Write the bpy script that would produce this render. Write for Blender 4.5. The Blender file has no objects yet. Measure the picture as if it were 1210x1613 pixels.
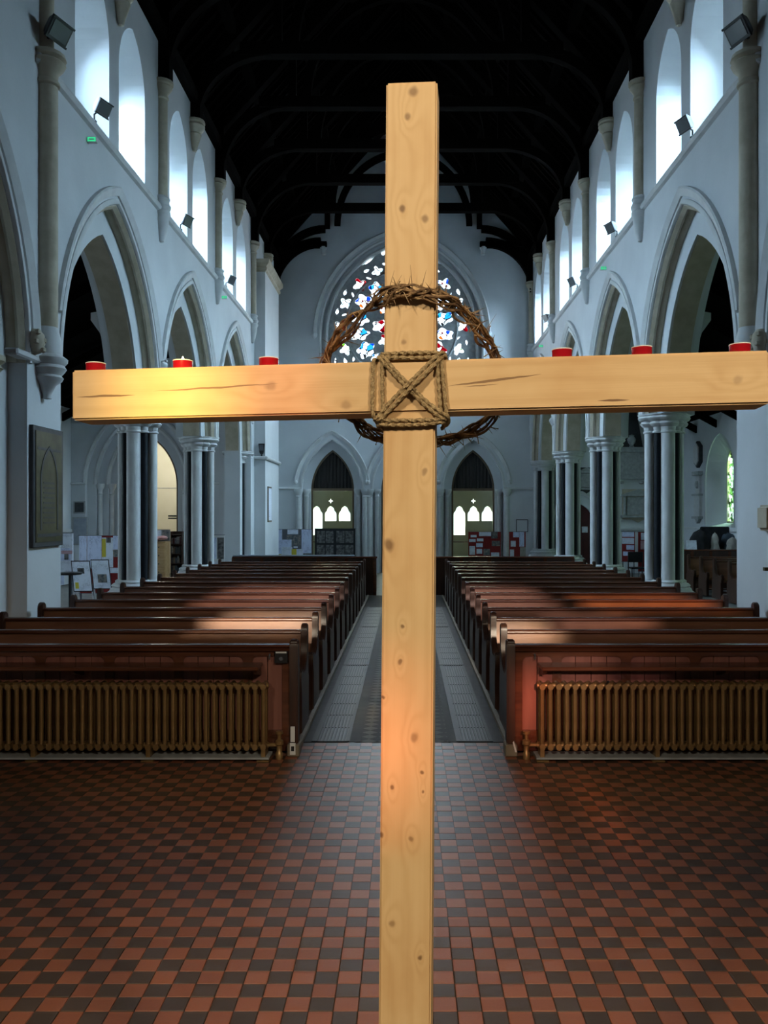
import bpy, bmesh, math, random
from mathutils import Vector, Matrix, noise
PI = math.pi
random.seed(7); noise.seed_set(7)
scene = bpy.context.scene
COL = scene.collection

# ------------------------------------------------------------------ camera, world, light, exposure
F = 1340.0                       # focal length in pixels of the 1210x1613 frame
cam_data = bpy.data.cameras.new('camera')
cam = bpy.data.objects.new('camera', cam_data); COL.objects.link(cam)
cam_data.sensor_fit = 'VERTICAL'; cam_data.sensor_height = 36.0; cam_data.sensor_width = 36.0
cam_data.lens = F / 1613 * 36.0
cam_data.shift_x = -35 / 1613; cam_data.shift_y = 2.5 / 1613
cam.location = (0, 0, 2.0); cam.rotation_euler = (PI / 2, 0, 0)
cam_data.clip_start = 0.05
scene.camera = cam

w = bpy.data.worlds.new('world'); scene.world = w; w.use_nodes = True
wb = w.node_tree.nodes['Background']
wb.inputs['Color'].default_value = (0.72, 0.86, 1.0, 1); wb.inputs['Strength'].default_value = 1.6

vs = scene.view_settings
vs.view_transform = 'Standard'; vs.look = 'None'; vs.gamma = 1.0; vs.use_curve_mapping = False
vs.exposure = 1.35
try:
    scene.cycles.max_bounces = 8; scene.cycles.diffuse_bounces = 5
    scene.cycles.transparent_max_bounces = 16
    scene.cycles.caustics_reflective = False; scene.cycles.caustics_refractive = False
    scene.cycles.sample_clamp_indirect = 4.0
except Exception:
    pass

DAY = (0.62, 0.80, 1.0)
def lamp(name, kind, loc, direction, power, color, size=None, size_y=None, spread=None, **kw):
    d = bpy.data.lights.new(name, kind); d.energy = power; d.color = color
    if kind == 'AREA':
        d.shape = 'RECTANGLE'; d.size = size; d.size_y = size_y or size
        if spread: d.spread = spread
    for k, v in kw.items(): setattr(d, k, v)
    o = bpy.data.objects.new(name, d); COL.objects.link(o)
    o.location = loc
    o.rotation_euler = Vector(direction).to_track_quat('-Z', 'Y').to_euler()
    return o

# early sun from the east, through panes placed in the unseen east wall
SUN_TAN = 0.30
sun = lamp('sun', 'SUN', (0, -40, 20), (0.0, 1.0, -SUN_TAN), 4.4, (1.0, 0.92, 0.80))
sun.data.angle = math.radians(1.0)
# warm spots added high behind the camera to light the cross, without fittings
lamp('cross_fill', 'SPOT', (-2.6, -2.4, 5.2), (2.5, 4.3, -3.3), 330, (1.0, 0.86, 0.64), spot_size=math.radians(52), spot_blend=0.9, shadow_soft_size=0.25)
lamp('cross_fill', 'SPOT', (2.6, -2.4, 5.2), (-2.5, 4.3, -3.3), 330, (1.0, 0.86, 0.64), spot_size=math.radians(52), spot_blend=0.9, shadow_soft_size=0.25)

lamp('crossing_fill', 'SPOT', (0, 2.5, 8.8), (0, 0.35, -8.8), 300, (1.0, 0.80, 0.52), spot_size=math.radians(38), spot_blend=1.0, shadow_soft_size=0.3)  # added downlight without a fitting, brightens the tiles nearest the camera
P_CLER, P_AISLE, P_WEST, P_EAST = 900, 95, 150, 120

# ------------------------------------------------------------------ materials
def nt(name):
    m = bpy.data.materials.new(name); m.use_nodes = True
    n = m.node_tree.nodes; l = m.node_tree.links
    return m, n, l, n['Principled BSDF']
def rgb(c): return (c[0], c[1], c[2], 1)
def srgb(r, g, b):
    f = lambda c: (c / 255 / 12.92) if c / 255 <= 0.04045 else ((c / 255 + 0.055) / 1.055) ** 2.4
    return (f(r), f(g), f(b))
def mat(name, c1, c2=None, rough=0.6, scale=6, bump=0.0, bscale=40, metal=0.0, stretch=(1, 1, 1), spec=0.5, detail=4):
    m, n, l, p = nt(name)
    p.inputs['Roughness'].default_value = rough; p.inputs['Metallic'].default_value = metal
    p.inputs['Specular IOR Level'].default_value = spec
    tc = n.new('ShaderNodeTexCoord'); mp = n.new('ShaderNodeMapping'); mp.inputs['Scale'].default_value = stretch
    l.new(tc.outputs['Object'], mp.inputs['Vector'])
    if c2:
        nz = n.new('ShaderNodeTexNoise'); nz.inputs['Scale'].default_value = scale; nz.inputs['Detail'].default_value = detail
        l.new(mp.outputs[0], nz.inputs['Vector'])
        cr = n.new('ShaderNodeValToRGB'); cr.color_ramp.elements[0].position = 0.35; cr.color_ramp.elements[1].position = 0.68
        cr.color_ramp.elements[0].color = rgb(c1); cr.color_ramp.elements[1].color = rgb(c2)
        l.new(nz.outputs['Fac'], cr.inputs['Fac']); l.new(cr.outputs['Color'], p.inputs['Base Color'])
    else:
        p.inputs['Base Color'].default_value = rgb(c1)
    if bump:
        nb = n.new('ShaderNodeTexNoise'); nb.inputs['Scale'].default_value = bscale; nb.inputs['Detail'].default_value = 3
        l.new(mp.outputs[0], nb.inputs['Vector'])
        b = n.new('ShaderNodeBump'); b.inputs['Strength'].default_value = bump; b.inputs['Distance'].default_value = 0.01
        l.new(nb.outputs['Fac'], b.inputs['Height']); l.new(b.outputs[0], p.inputs['Normal'])
    return m
def emis(name, c, s):
    m, n, l, p = nt(name)
    p.inputs['Base Color'].default_value = rgb(c); p.inputs['Emission Color'].default_value = rgb(c); p.inputs['Emission Strength'].default_value = s
    return m

M = {}
M['wall'] = mat('white limewash', (0.60, 0.62, 0.64), (0.66, 0.68, 0.70), 0.85, 1.3, 0.15, 18)
M['stone'] = mat('cream stone', (0.44, 0.38, 0.28), (0.54, 0.48, 0.37), 0.8, 5, 0.2, 30)
M['stone_pale'] = mat('pale painted stone', (0.58, 0.58, 0.58), (0.66, 0.67, 0.67), 0.75, 4, 0.12, 30)
M['marble_dark'] = mat('black marble', (0.006, 0.008, 0.012), (0.010, 0.013, 0.020), 0.55, 20, spec=0.25)
M['grey_marble'] = mat('grey marble', (0.30, 0.31, 0.31), (0.42, 0.43, 0.43), 0.5, 9)
M['marble_white'] = mat('white marble', (0.55, 0.55, 0.54), (0.65, 0.65, 0.64), 0.45, 9)
M['slate'] = mat('dark slate', (0.03, 0.032, 0.036), (0.05, 0.052, 0.056), 0.6, 12)
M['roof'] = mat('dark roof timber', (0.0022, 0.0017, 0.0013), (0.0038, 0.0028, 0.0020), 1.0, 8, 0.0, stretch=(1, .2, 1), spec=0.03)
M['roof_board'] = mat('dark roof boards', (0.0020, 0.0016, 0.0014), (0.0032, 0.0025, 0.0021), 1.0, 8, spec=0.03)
M['pew'] = mat('mahogany pew wood', (0.075, 0.024, 0.012), (0.15, 0.052, 0.024), 0.27, 5, 0.05, 60, stretch=(.25, 3, 3))
M['pew_back'] = mat('polished pew backrest wood', (0.17, 0.070, 0.036), (0.28, 0.125, 0.064), 0.32, 4, 0.04, 50, stretch=(.25, 3, 3))
M['pew_dark'] = mat('dark pew end wood', (0.030, 0.012, 0.007), (0.055, 0.020, 0.010), 0.38, 6, 0.05, 50, stretch=(3, 3, .4))
M['pew_board'] = mat('red brown panel board', (0.20, 0.075, 0.055), (0.28, 0.115, 0.085), 0.4, 4, 0.05, 40, stretch=(3, 3, .3))
M['bronze'] = mat('bronze paint', (0.26, 0.155, 0.06), (0.34, 0.21, 0.085), 0.33, 8, metal=0.5)
M['iron'] = mat('cast iron', (0.016, 0.018, 0.020), (0.028, 0.030, 0.033), 0.5, 20, metal=0.3)
M['brass_old'] = mat('aged brass', (0.055, 0.048, 0.020), (0.10, 0.088, 0.038), 0.45, 7, metal=0.6)
M['black'] = mat('black lacquer', (0.012, 0.012, 0.014), None, 0.4)
M['black_cloth'] = mat('black cloth', (0.010, 0.010, 0.012), (0.02, 0.02, 0.024), 0.95, 9)
M['beige_cloth'] = mat('beige canvas', (0.30, 0.28, 0.24), (0.40, 0.37, 0.32), 0.9, 9)
M['blue_cloth'] = mat('dark blue cloth', (0.03, 0.045, 0.06), (0.06, 0.08, 0.10), 0.9, 6)
M['white_paint'] = mat('white paint', (0.70, 0.70, 0.70), None, 0.5)
M['paper'] = None
M['red_board'] = mat('red felt board', (0.20, 0.012, 0.012), (0.25, 0.02, 0.018), 0.95, 30)
M['grey_board'] = mat('grey felt board', (0.12, 0.12, 0.14), (0.15, 0.15, 0.17), 0.95, 30)
M['black_board'] = mat('black display board', (0.010, 0.012, 0.016), None, 0.7)
M['steel'] = mat('steel tube', (0.35, 0.36, 0.38), None, 0.35, metal=0.9)
M['pine'] = mat('pine', (0.42, 0.24, 0.10), (0.52, 0.32, 0.15), 0.5, 5, stretch=(.4, 2, 3))
M['frame_oak'] = mat('brown door frame', (0.10, 0.07, 0.04), (0.15, 0.10, 0.06), 0.5, 6)
M['door_red'] = mat('dark red door paint', (0.055, 0.010, 0.010), (0.075, 0.014, 0.013), 0.5, 6)
M['cream'] = mat('cream plaster', (0.68, 0.64, 0.50), (0.72, 0.68, 0.55), 0.8, 2)
M['porch'] = mat('grey green plaster', (0.50, 0.52, 0.44), (0.56, 0.58, 0.50), 0.8, 2)
M['curtain'] = mat('dark curtain', (0.030, 0.028, 0.026), (0.05, 0.046, 0.042), 0.95, 8, stretch=(3, 1, .2))
M['pink_cloth'] = mat('pink cloth', (0.55, 0.24, 0.24), (0.65, 0.36, 0.34), 0.9, 8)
M['yellow'] = mat('yellow paper', (0.62, 0.50, 0.05), None, 0.8)
M['grout'] = mat('dark grout', (0.035, 0.027, 0.022), (0.05, 0.04, 0.032), 0.9, 30)
M['carpet_floor'] = mat('dark floor boards', (0.035, 0.018, 0.011), (0.055, 0.028, 0.017), 0.6, 6, stretch=(.3, 3, 1))
M['paving'] = mat('aisle stone paving', (0.10, 0.10, 0.10), (0.15, 0.15, 0.145), 0.6, 6)
M['kerb'] = mat('worn kerb wood', (0.16, 0.13, 0.09), (0.22, 0.18, 0.13), 0.5, 6)
M['wax'] = mat('white wax', (0.80, 0.78, 0.74), None, 0.5)
M['cup_red'] = mat('red candle cup', (0.30, 0.004, 0.010), None, 0.25)
M['flame'] = emis('candle flame', (1.0, 0.80, 0.45), 14)
M['rope'] = mat('sisal rope', (0.24, 0.15, 0.062), (0.52, 0.37, 0.18), 0.8, 220, 0.6, 600)
M['twig'] = mat('thorn twig', (0.085, 0.040, 0.016), (0.34, 0.20, 0.085), 0.75, 60, 0.4, 250)
M['thorn'] = mat('dry thorn', (0.18, 0.10, 0.045), (0.36, 0.24, 0.12), 0.7, 40)
M['grey_plastic'] = mat('grey plastic', (0.10, 0.11, 0.13), None, 0.4)
M['lamp_glass'] = mat('lamp glass', (0.10, 0.11, 0.12), None, 0.2)
M['green_lit'] = emis('lit green sign', (0.05, 0.75, 0.32), 0.35)
M['photo'] = mat('photograph print', (0.03, 0.03, 0.035), (0.22, 0.21, 0.20), 0.5, 14)
M['photo_col'] = mat('colour photograph print', (0.05, 0.08, 0.10), (0.32, 0.26, 0.22), 0.5, 18)
M['trim_light'] = mat('pale cloth runner', (0.30, 0.33, 0.38), (0.36, 0.39, 0.44), 0.9, 10)

def paper(name, base, ink, rows=18.0, amount=0.5):
    m, n, l, p = nt(name); p.inputs['Roughness'].default_value = 0.85
    tc = n.new('ShaderNodeTexCoord'); br = n.new('ShaderNodeTexBrick')
    l.new(tc.outputs['Generated'], br.inputs['Vector'])
    mp = n.new('ShaderNodeMapping'); mp.inputs['Rotation'].default_value = (PI / 2, 0, 0)
    l.new(tc.outputs['Generated'], mp.inputs['Vector']); l.new(mp.outputs[0], br.inputs['Vector'])
    br.inputs['Scale'].default_value = rows; br.inputs['Mortar Size'].default_value = 0.028; br.inputs['Brick Width'].default_value = 0.8; br.inputs['Row Height'].default_value = 0.5
    br.inputs['Color1'].default_value = rgb(ink); br.inputs['Color2'].default_value = rgb(base); br.inputs['Mortar'].default_value = rgb(base)
    nz = n.new('ShaderNodeTexNoise'); nz.inputs['Scale'].default_value = 3.0; l.new(tc.outputs['Generated'], nz.inputs['Vector'])
    mr = n.new('ShaderNodeMapRange'); mr.inputs[1].default_value = 0.45; mr.inputs[2].default_value = 0.6; mr.inputs[3].default_value = 0; mr.inputs[4].default_value = amount
    l.new(nz.outputs['Fac'], mr.inputs[0])
    mx = n.new('ShaderNodeMix'); mx.data_type = 'RGBA'; l.new(mr.outputs[0], mx.inputs['Factor'])
    mx.inputs['A'].default_value = rgb(base); l.new(br.outputs['Color'], mx.inputs['B']); l.new(mx.outputs['Result'], p.inputs['Base Color'])
    return m
M['paper'] = paper('printed white paper', (0.76, 0.79, 0.88), (0.20, 0.21, 0.28))
M['paper_b'] = paper('printed blue white paper', (0.66, 0.71, 0.90), (0.16, 0.17, 0.32), 12)
M['paper_p'] = paper('printed pink paper', (0.60, 0.38, 0.42), (0.22, 0.05, 0.10), 8)

def floor_tile(name, c1, c2, rough=0.40, spec=0.40):
    """tile colour, a little different from tile to tile, semi-gloss worn face"""
    m, n, l, p = nt(name)
    g = n.new('ShaderNodeNewGeometry'); sn = n.new('ShaderNodeVectorMath'); sn.operation = 'SNAP'; sn.inputs[1].default_value = (0.1, 0.1, 10)
    l.new(g.outputs['Position'], sn.inputs[0])
    wn = n.new('ShaderNodeTexWhiteNoise'); wn.noise_dimensions = '3D'; l.new(sn.outputs[0], wn.inputs['Vector'])
    nz = n.new('ShaderNodeTexNoise'); nz.inputs['Scale'].default_value = 90; nz.inputs['Detail'].default_value = 2; l.new(g.outputs['Position'], nz.inputs['Vector'])
    ad = n.new('ShaderNodeMath'); ad.operation = 'MULTIPLY_ADD'; l.new(nz.outputs['Fac'], ad.inputs[0]); ad.inputs[1].default_value = 0.5
    sc_ = n.new('ShaderNodeMath'); sc_.operation = 'MULTIPLY'; l.new(wn.outputs['Value'], sc_.inputs[0]); sc_.inputs[1].default_value = 0.6
    l.new(sc_.outputs[0], ad.inputs[2])
    mx = n.new('ShaderNodeMix'); mx.data_type = 'RGBA'; l.new(ad.outputs[0], mx.inputs['Factor'])
    mx.inputs['A'].default_value = rgb(c1); mx.inputs['B'].default_value = rgb(c2); l.new(mx.outputs['Result'], p.inputs['Base Color'])
    p.inputs['Roughness'].default_value = rough; p.inputs['Specular IOR Level'].default_value = spec
    nb = n.new('ShaderNodeTexNoise'); nb.inputs['Scale'].default_value = 14; l.new(g.outputs['Position'], nb.inputs['Vector'])
    b = n.new('ShaderNodeBump'); b.inputs['Strength'].default_value = 0.12; b.inputs['Distance'].default_value = 0.01
    l.new(nb.outputs['Fac'], b.inputs['Height']); l.new(b.outputs[0], p.inputs['Normal'])
    return m
M['tile_red'] = floor_tile('red quarry tile', (0.20, 0.062, 0.028), (0.31, 0.105, 0.050))
M['tile_black'] = floor_tile('brown black quarry tile', (0.046, 0.028, 0.017), (0.078, 0.048, 0.030))
M['tile_grey'] = floor_tile('grey aisle tile', (0.095, 0.095, 0.092), (0.14, 0.14, 0.135), 0.6, 0.2)
M['tile_slate'] = floor_tile('slate aisle tile', (0.032, 0.033, 0.036), (0.050, 0.051, 0.055), 0.6, 0.2)

def stained(name, cols, scale=5.5, seed=0.0):
    """stained glass: leaded cells of colour that let the daylight through"""
    m = bpy.data.materials.new(name); m.use_nodes = True
    n = m.node_tree.nodes; l = m.node_tree.links; n.clear()
    out = n.new('ShaderNodeOutputMaterial'); tr = n.new('ShaderNodeBsdfTransparent')
    tc = n.new('ShaderNodeTexCoord'); mp = n.new('ShaderNodeMapping'); mp.inputs['Location'].default_value = (seed, seed * 2, seed * 3)
    l.new(tc.outputs['Object'], mp.inputs['Vector'])
    vo = n.new('ShaderNodeTexVoronoi'); vo.inputs['Scale'].default_value = scale; l.new(mp.outputs[0], vo.inputs['Vector'])
    sp = n.new('ShaderNodeSeparateColor'); l.new(vo.outputs['Color'], sp.inputs[0])
    cr = n.new('ShaderNodeValToRGB'); cr.color_ramp.interpolation = 'CONSTANT'
    e = cr.color_ramp.elements
    while len(e) < len(cols): e.new(0.5)
    for i, (pos, c) in enumerate(cols): e[i].position = pos; e[i].color = rgb(c)
    l.new(sp.outputs['Red'], cr.inputs['Fac'])
    ve = n.new('ShaderNodeTexVoronoi'); ve.feature = 'DISTANCE_TO_EDGE'; ve.inputs['Scale'].default_value = scale; l.new(mp.outputs[0], ve.inputs['Vector'])
    gt = n.new('ShaderNodeMath'); gt.operation = 'GREATER_THAN'; gt.inputs[1].default_value = 0.035; l.new(ve.outputs['Distance'], gt.inputs[0])
    mx = n.new('ShaderNodeMix'); mx.data_type = 'RGBA'; l.new(gt.outputs[0], mx.inputs['Factor'])
    mx.inputs['A'].default_value = (0.02, 0.02, 0.02, 1); l.new(cr.outputs['Color'], mx.inputs['B'])
    l.new(mx.outputs['Result'], tr.inputs['Color'])
    gl = n.new('ShaderNodeBsdfGlossy'); gl.inputs['Roughness'].default_value = 0.2
    ms = n.new('ShaderNodeMixShader'); ms.inputs[0].default_value = 0.03
    l.new(tr.outputs[0], ms.inputs[1]); l.new(gl.outputs[0], ms.inputs[2]); l.new(ms.outputs[0], out.inputs['Surface'])
    return m
Wt = (0.92, 0.95, 0.95)
M['sg_white'] = stained('white stained glass', [(0, Wt), (0.82, (0.75, 0.90, 0.95))], 5, 1)
M['sg_blue'] = stained('blue stained glass', [(0, Wt), (0.5, (0.05, 0.16, 0.55)), (0.66, (0.10, 0.45, 0.70)), (0.8, Wt)], 6.5, 2.3)
M['sg_red'] = stained('red stained glass', [(0, Wt), (0.46, (0.42, 0.008, 0.05)), (0.76, (0.55, 0.05, 0.06)), (0.85, Wt)], 6.0, 3.1)
M['sg_mix'] = stained('mixed stained glass', [(0, Wt), (0.36, (0.06, 0.18, 0.60)), (0.5, (0.45, 0.01, 0.05)), (0.6, (0.70, 0.30, 0.05)), (0.68, (0.12, 0.50, 0.75)), (0.76, Wt)], 7.5, 4.7)
M['sg_green'] = stained('green stained glass', [(0, Wt), (0.5, (0.30, 0.55, 0.04)), (0.68, (0.60, 0.60, 0.05)), (0.74, Wt)], 7, 5.2)
M['clear_glass'] = stained('leaded clear glass', [(0, (0.88, 0.92, 0.94)), (0.5, (0.80, 0.88, 0.88))], 6, 0.4)
M['green_glass'] = stained('leaded green tinted glass', [(0, (0.75, 0.90, 0.80)), (0.35, (0.25, 0.42, 0.18)), (0.6, (0.55, 0.75, 0.45)), (0.8, (0.08, 0.12, 0.07))], 9, 0.9)
def plain_glass(name, c):
    m = bpy.data.materials.new(name); m.use_nodes = True
    n = m.node_tree.nodes; l = m.node_tree.links; n.clear()
    out = n.new('ShaderNodeOutputMaterial'); tr = n.new('ShaderNodeBsdfTransparent'); tr.inputs['Color'].default_value = rgb(c)
    gl = n.new('ShaderNodeBsdfGlossy'); gl.inputs['Roughness'].default_value = 0.05
    ms = n.new('ShaderNodeMixShader'); ms.inputs[0].default_value = 0.06
    l.new(tr.outputs[0], ms.inputs[1]); l.new(gl.outputs[0], ms.inputs[2]); l.new(ms.outputs[0], out.inputs['Surface'])
    return m
M['porch_glass'] = plain_glass('obscured porch glass', (0.92, 0.94, 0.88))
M['screen_glass'] = plain_glass('screen glass', (0.85, 0.88, 0.82))

def cross_wood(name, axis, knots, cracks):
    """planed pine: growth rings that swirl round knots; axis = grain direction (0 = x, 2 = z)"""
    m, n, l, p = nt(name); p.inputs['Roughness'].default_value = 0.5; p.inputs['Specular IOR Level'].default_value = 0.35
    def math_(op, a, b=None, c=None):
        q = n.new('ShaderNodeMath'); q.operation = op
        for i, s in enumerate((a, b, c)):
            if s is None: continue
            if isinstance(s, (int, float)): q.inputs[i].default_value = s
            else: l.new(s, q.inputs[i])
        return q.outputs[0]
    tc = n.new('ShaderNodeTexCoord'); sp = n.new('ShaderNodeSeparateXYZ'); l.new(tc.outputs['Object'], sp.inputs[0])
    wz = n.new('ShaderNodeTexNoise'); wz.inputs['Scale'].default_value = 26; wz.inputs['Detail'].default_value = 2; l.new(tc.outputs['Object'], wz.inputs['Vector'])
    along, across = (sp.outputs['X'], sp.outputs['Z']) if axis == 0 else (sp.outputs['Z'], sp.outputs['X'])
    dep = sp.outputs['Y']
    along0, across0 = along, across
    along = math_('MULTIPLY_ADD', math_('SUBTRACT', wz.outputs['Fac'], 0.5), 0.022, along); across = math_('MULTIPLY_ADD', math_('SUBTRACT', wz.outputs['Fac'], 0.5), 0.009, across)
    mp = n.new('ShaderNodeMapping'); mp.inputs['Scale'].default_value = (1.2, 8, 8) if axis == 0 else (8, 8, 1.2)
    l.new(tc.outputs['Object'], mp.inputs['Vector'])
    nz = n.new('ShaderNodeTexNoise'); nz.inputs['Scale'].default_value = 1.6; nz.inputs['Detail'].default_value = 2; l.new(mp.outputs[0], nz.inputs['Vector'])
    ac2 = math_('ADD', across, math_('MULTIPLY', dep, 0.6))
    g = math_('MULTIPLY_ADD', nz.outputs['Fac'], 7.0, math_('MULTIPLY', ac2, 95.0))
    dark = None
    for (ka, kc, kr, kd) in knots:
        da = math_('MULTIPLY', math_('SUBTRACT', along, ka), 0.45); dc = math_('SUBTRACT', across, kc)
        r2 = math_('ADD', math_('MULTIPLY', da, da), math_('MULTIPLY', dc, dc))
        ex = math_('POWER', 2.718, math_('MULTIPLY', r2, -1.0 / (kr * 2.2) ** 2))
        g = math_('MULTIPLY_ADD', ex, 5.5, g)
        da2 = math_('MULTIPLY', da, 1.9)
        rr = math_('SQRT', math_('ADD', math_('MULTIPLY', da2, da2), math_('MULTIPLY', dc, dc)))
        mr = n.new('ShaderNodeMapRange'); mr.interpolation_type = 'SMOOTHSTEP'; l.new(rr, mr.inputs[0])
        mr.inputs[1].default_value = kr * 0.35; mr.inputs[2].default_value = kr * 1.15; mr.inputs[3].default_value = kd; mr.inputs[4].default_value = 0.0
        dark = mr.outputs[0] if dark is None else math_('MAXIMUM', dark, mr.outputs[0])
    ring = math_('MULTIPLY_ADD', math_('SINE', math_('MULTIPLY', g, 2.0)), 0.5, 0.5)
    ring = math_('POWER', ring, 1.6)
    fine = n.new('ShaderNodeTexNoise'); fine.inputs['Scale'].default_value = 40; fine.inputs['Detail'].default_value = 3
    mp2 = n.new('ShaderNodeMapping'); mp2.inputs['Scale'].default_value = (.06, 6, 6) if axis == 0 else (6, 6, .06)
    l.new(tc.outputs['Object'], mp2.inputs['Vector']); l.new(mp2.outputs[0], fine.inputs['Vector'])
    cr = n.new('ShaderNodeMix'); cr.data_type = 'RGBA'
    cr.inputs['A'].default_value = rgb((0.66, 0.44, 0.215)); cr.inputs['B'].default_value = rgb((0.58, 0.365, 0.165))
    l.new(math_('ADD', math_('MULTIPLY', ring, 0.55), math_('MULTIPLY', fine.outputs['Fac'], 0.45)), cr.inputs['Factor'])
    bz_ = n.new('ShaderNodeTexNoise'); bz_.inputs['Scale'].default_value = 5; bz_.inputs['Detail'].default_value = 4; l.new(tc.outputs['Object'], bz_.inputs['Vector'])
    mo = n.new('ShaderNodeMix'); mo.data_type = 'RGBA'; mo.blend_type = 'MULTIPLY'
    mr2 = n.new('ShaderNodeMapRange'); l.new(bz_.outputs['Fac'], mr2.inputs[0]); mr2.inputs[1].default_value = 0.48; mr2.inputs[2].default_value = 0.75; mr2.inputs[3].default_value = 0.0; mr2.inputs[4].default_value = 0.55
    l.new(mr2.outputs[0], mo.inputs['Factor']); l.new(cr.outputs['Result'], mo.inputs['A']); mo.inputs['B'].default_value = rgb((0.80, 0.66, 0.52))
    col = mo.outputs['Result']
    for (a0, c0, a1, c1, wd, dk) in cracks:
        t = n.new('ShaderNodeMapRange'); l.new(along0, t.inputs[0]); t.inputs[1].default_value = a0; t.inputs[2].default_value = a1; t.inputs[3].default_value = 0; t.inputs[4].default_value = 1
        cc = math_('MULTIPLY_ADD', t.outputs[0], c1 - c0, c0)
        fall = math_('SINE', math_('MULTIPLY', t.outputs[0], PI))
        dd = math_('ABSOLUTE', math_('SUBTRACT', math_('MULTIPLY_ADD', math_('SUBTRACT', wz.outputs['Fac'], 0.5), 0.004, across0), cc))
        wob = math_('MULTIPLY', fall, wd)
        k = math_('MULTIPLY', math_('LESS_THAN', dd, wob), dk)
        dark = k if dark is None else math_('MAXIMUM', dark, k)
    dm = n.new('ShaderNodeMix'); dm.data_type = 'RGBA'; l.new(dark, dm.inputs['Factor'])
    l.new(col, dm.inputs['A']); dm.inputs['B'].default_value = rgb((0.12, 0.050, 0.018))
    l.new(dm.outputs['Result'], p.inputs['Base Color'])
    b = n.new('ShaderNodeBump'); b.inputs['Strength'].default_value = 0.12; b.inputs['Distance'].default_value = 0.002
    l.new(fine.outputs['Fac'], b.inputs['Height']); l.new(b.outputs[0], p.inputs['Normal'])
    return m

# ------------------------------------------------------------------ mesh helpers
class MB:
    def __init__(s): s.v = []; s.f = []
    def add(s, vs, fs):
        o = len(s.v); s.v += [tuple(x) for x in vs]; s.f += [tuple(i + o for i in f) for f in fs]; return s
    def box(s, a, b):
        x0, y0, z0 = a; x1, y1, z1 = b
        if x0 > x1: x0, x1 = x1, x0
        if y0 > y1: y0, y1 = y1, y0
        if z0 > z1: z0, z1 = z1, z0
        return s.add([(x0, y0, z0), (x1, y0, z0), (x1, y1, z0), (x0, y1, z0), (x0, y0, z1), (x1, y0, z1), (x1, y1, z1), (x0, y1, z1)],
                     [(0, 3, 2, 1), (4, 5, 6, 7), (0, 1, 5, 4), (1, 2, 6, 5), (2, 3, 7, 6), (3, 0, 4, 7)])
    def rings(s, rings, cap=True, closed=False):
        n = len(rings[0]); vs = [p for r in rings for p in r]; fs = []
        m = len(rings)
        for i in range(m if closed else m - 1):
            j = (i + 1) % m
            for k in range(n):
                q = (k + 1) % n
                fs.append((i * n + k, i * n + q, j * n + q, j * n + k))
        if cap and not closed:
            fs.append(tuple(range(n - 1, -1, -1))); fs.append(tuple((m - 1) * n + k for k in range(n)))
        return s.add(vs, fs)
    def lathe(s, prof, c=(0, 0, 0), n=16, sx=1, sy=1):
        return s.rings([[(c[0] + r * sx * math.cos(2 * PI * k / n), c[1] + r * sy * math.sin(2 * PI * k / n), c[2] + z) for k in range(n)] for r, z in prof])
    def cyl(s, a, b, r, n=10, r2=None):
        a = Vector(a); b = Vector(b); d = (b - a).normalized()
        u = d.orthogonal().normalized(); v = d.cross(u); r2 = r if r2 is None else r2
        return s.rings([[p + (u * math.cos(2 * PI * k / n) + v * math.sin(2 * PI * k / n)) * q for k in range(n)] for p, q in ((a, r), (b, r2))])
    def tube(s, path, r, n=8, lobes=0, pitch=0.03, closed=False, rad=None):
        P = [Vector(p) for p in path]; m = len(P); rings = []; L = 0
        t0 = (P[1] - P[0]).normalized(); u = t0.orthogonal().normalized()
        for i in range(m):
            if closed: t = (P[(i + 1) % m] - P[i - 1]).normalized()
            else: t = (P[min(i + 1, m - 1)] - P[max(i - 1, 0)]).normalized()
            u = (u - t * u.dot(t)).normalized(); v = t.cross(u)
            if i: L += (P[i] - P[i - 1]).length
            rr = rad[i] if rad else r; ring = []
            for k in range(n):
                a = 2 * PI * k / n
                q = rr * (0.76 + 0.24 * math.cos(lobes * (a - 2 * PI * L / pitch / 1.0))) if lobes else rr
                ring.append(P[i] + (u * math.cos(a) + v * math.sin(a)) * q)
            rings.append(ring)
        return s.rings(rings, closed=closed)
    def prism(s, poly, mp, d0, d1):
        """poly of 2-d points, mp(p, q, depth) -> 3-d"""
        n = len(poly)
        vs = [mp(p, q, d0) for p, q in poly] + [mp(p, q, d1) for p, q in poly]
        fs = [tuple(range(n - 1, -1, -1)), tuple(range(n, 2 * n))] + [(k, (k + 1) % n, n + (k + 1) % n, n + k) for k in range(n)]
        return s.add(vs, fs)
    def mesh(s, name):
        me = bpy.data.meshes.new(name); me.from_pydata([tuple(v) for v in s.v], [], s.f); me.validate()
        bm = bmesh.new(); bm.from_mesh(me); bmesh.ops.recalc_face_normals(bm, faces=bm.faces); bm.to_mesh(me); bm.free()
        return me
def bevel_mesh(me, w, seg=1):
    bm = bmesh.new(); bm.from_mesh(me)
    es = [e for e in bm.edges if len(e.link_faces) == 2 and e.calc_face_angle(0) > 0.5]
    bmesh.ops.bevel(bm, geom=es, offset=w, segments=seg, affect='EDGES', clamp_overlap=True)
    bm.to_mesh(me); bm.free(); return me
def obj(name, mb, m, parent=None, loc=None, smooth=False, bevel=0, rot=None, seg=1):
    me = mb if isinstance(mb, bpy.types.Mesh) else mb.mesh(name)
    if bevel: bevel_mesh(me, bevel, seg)
    if smooth: me.shade_smooth(); me.set_sharp_from_angle(angle=0.7)
    if not me.materials: me.materials.append(M[m] if isinstance(m, str) else m)
    o = bpy.data.objects.new(name, me); COL.objects.link(o)
    if parent: o.parent = parent
    if loc: o.location = loc
    if rot: o.rotation_euler = rot
    return o
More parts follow.
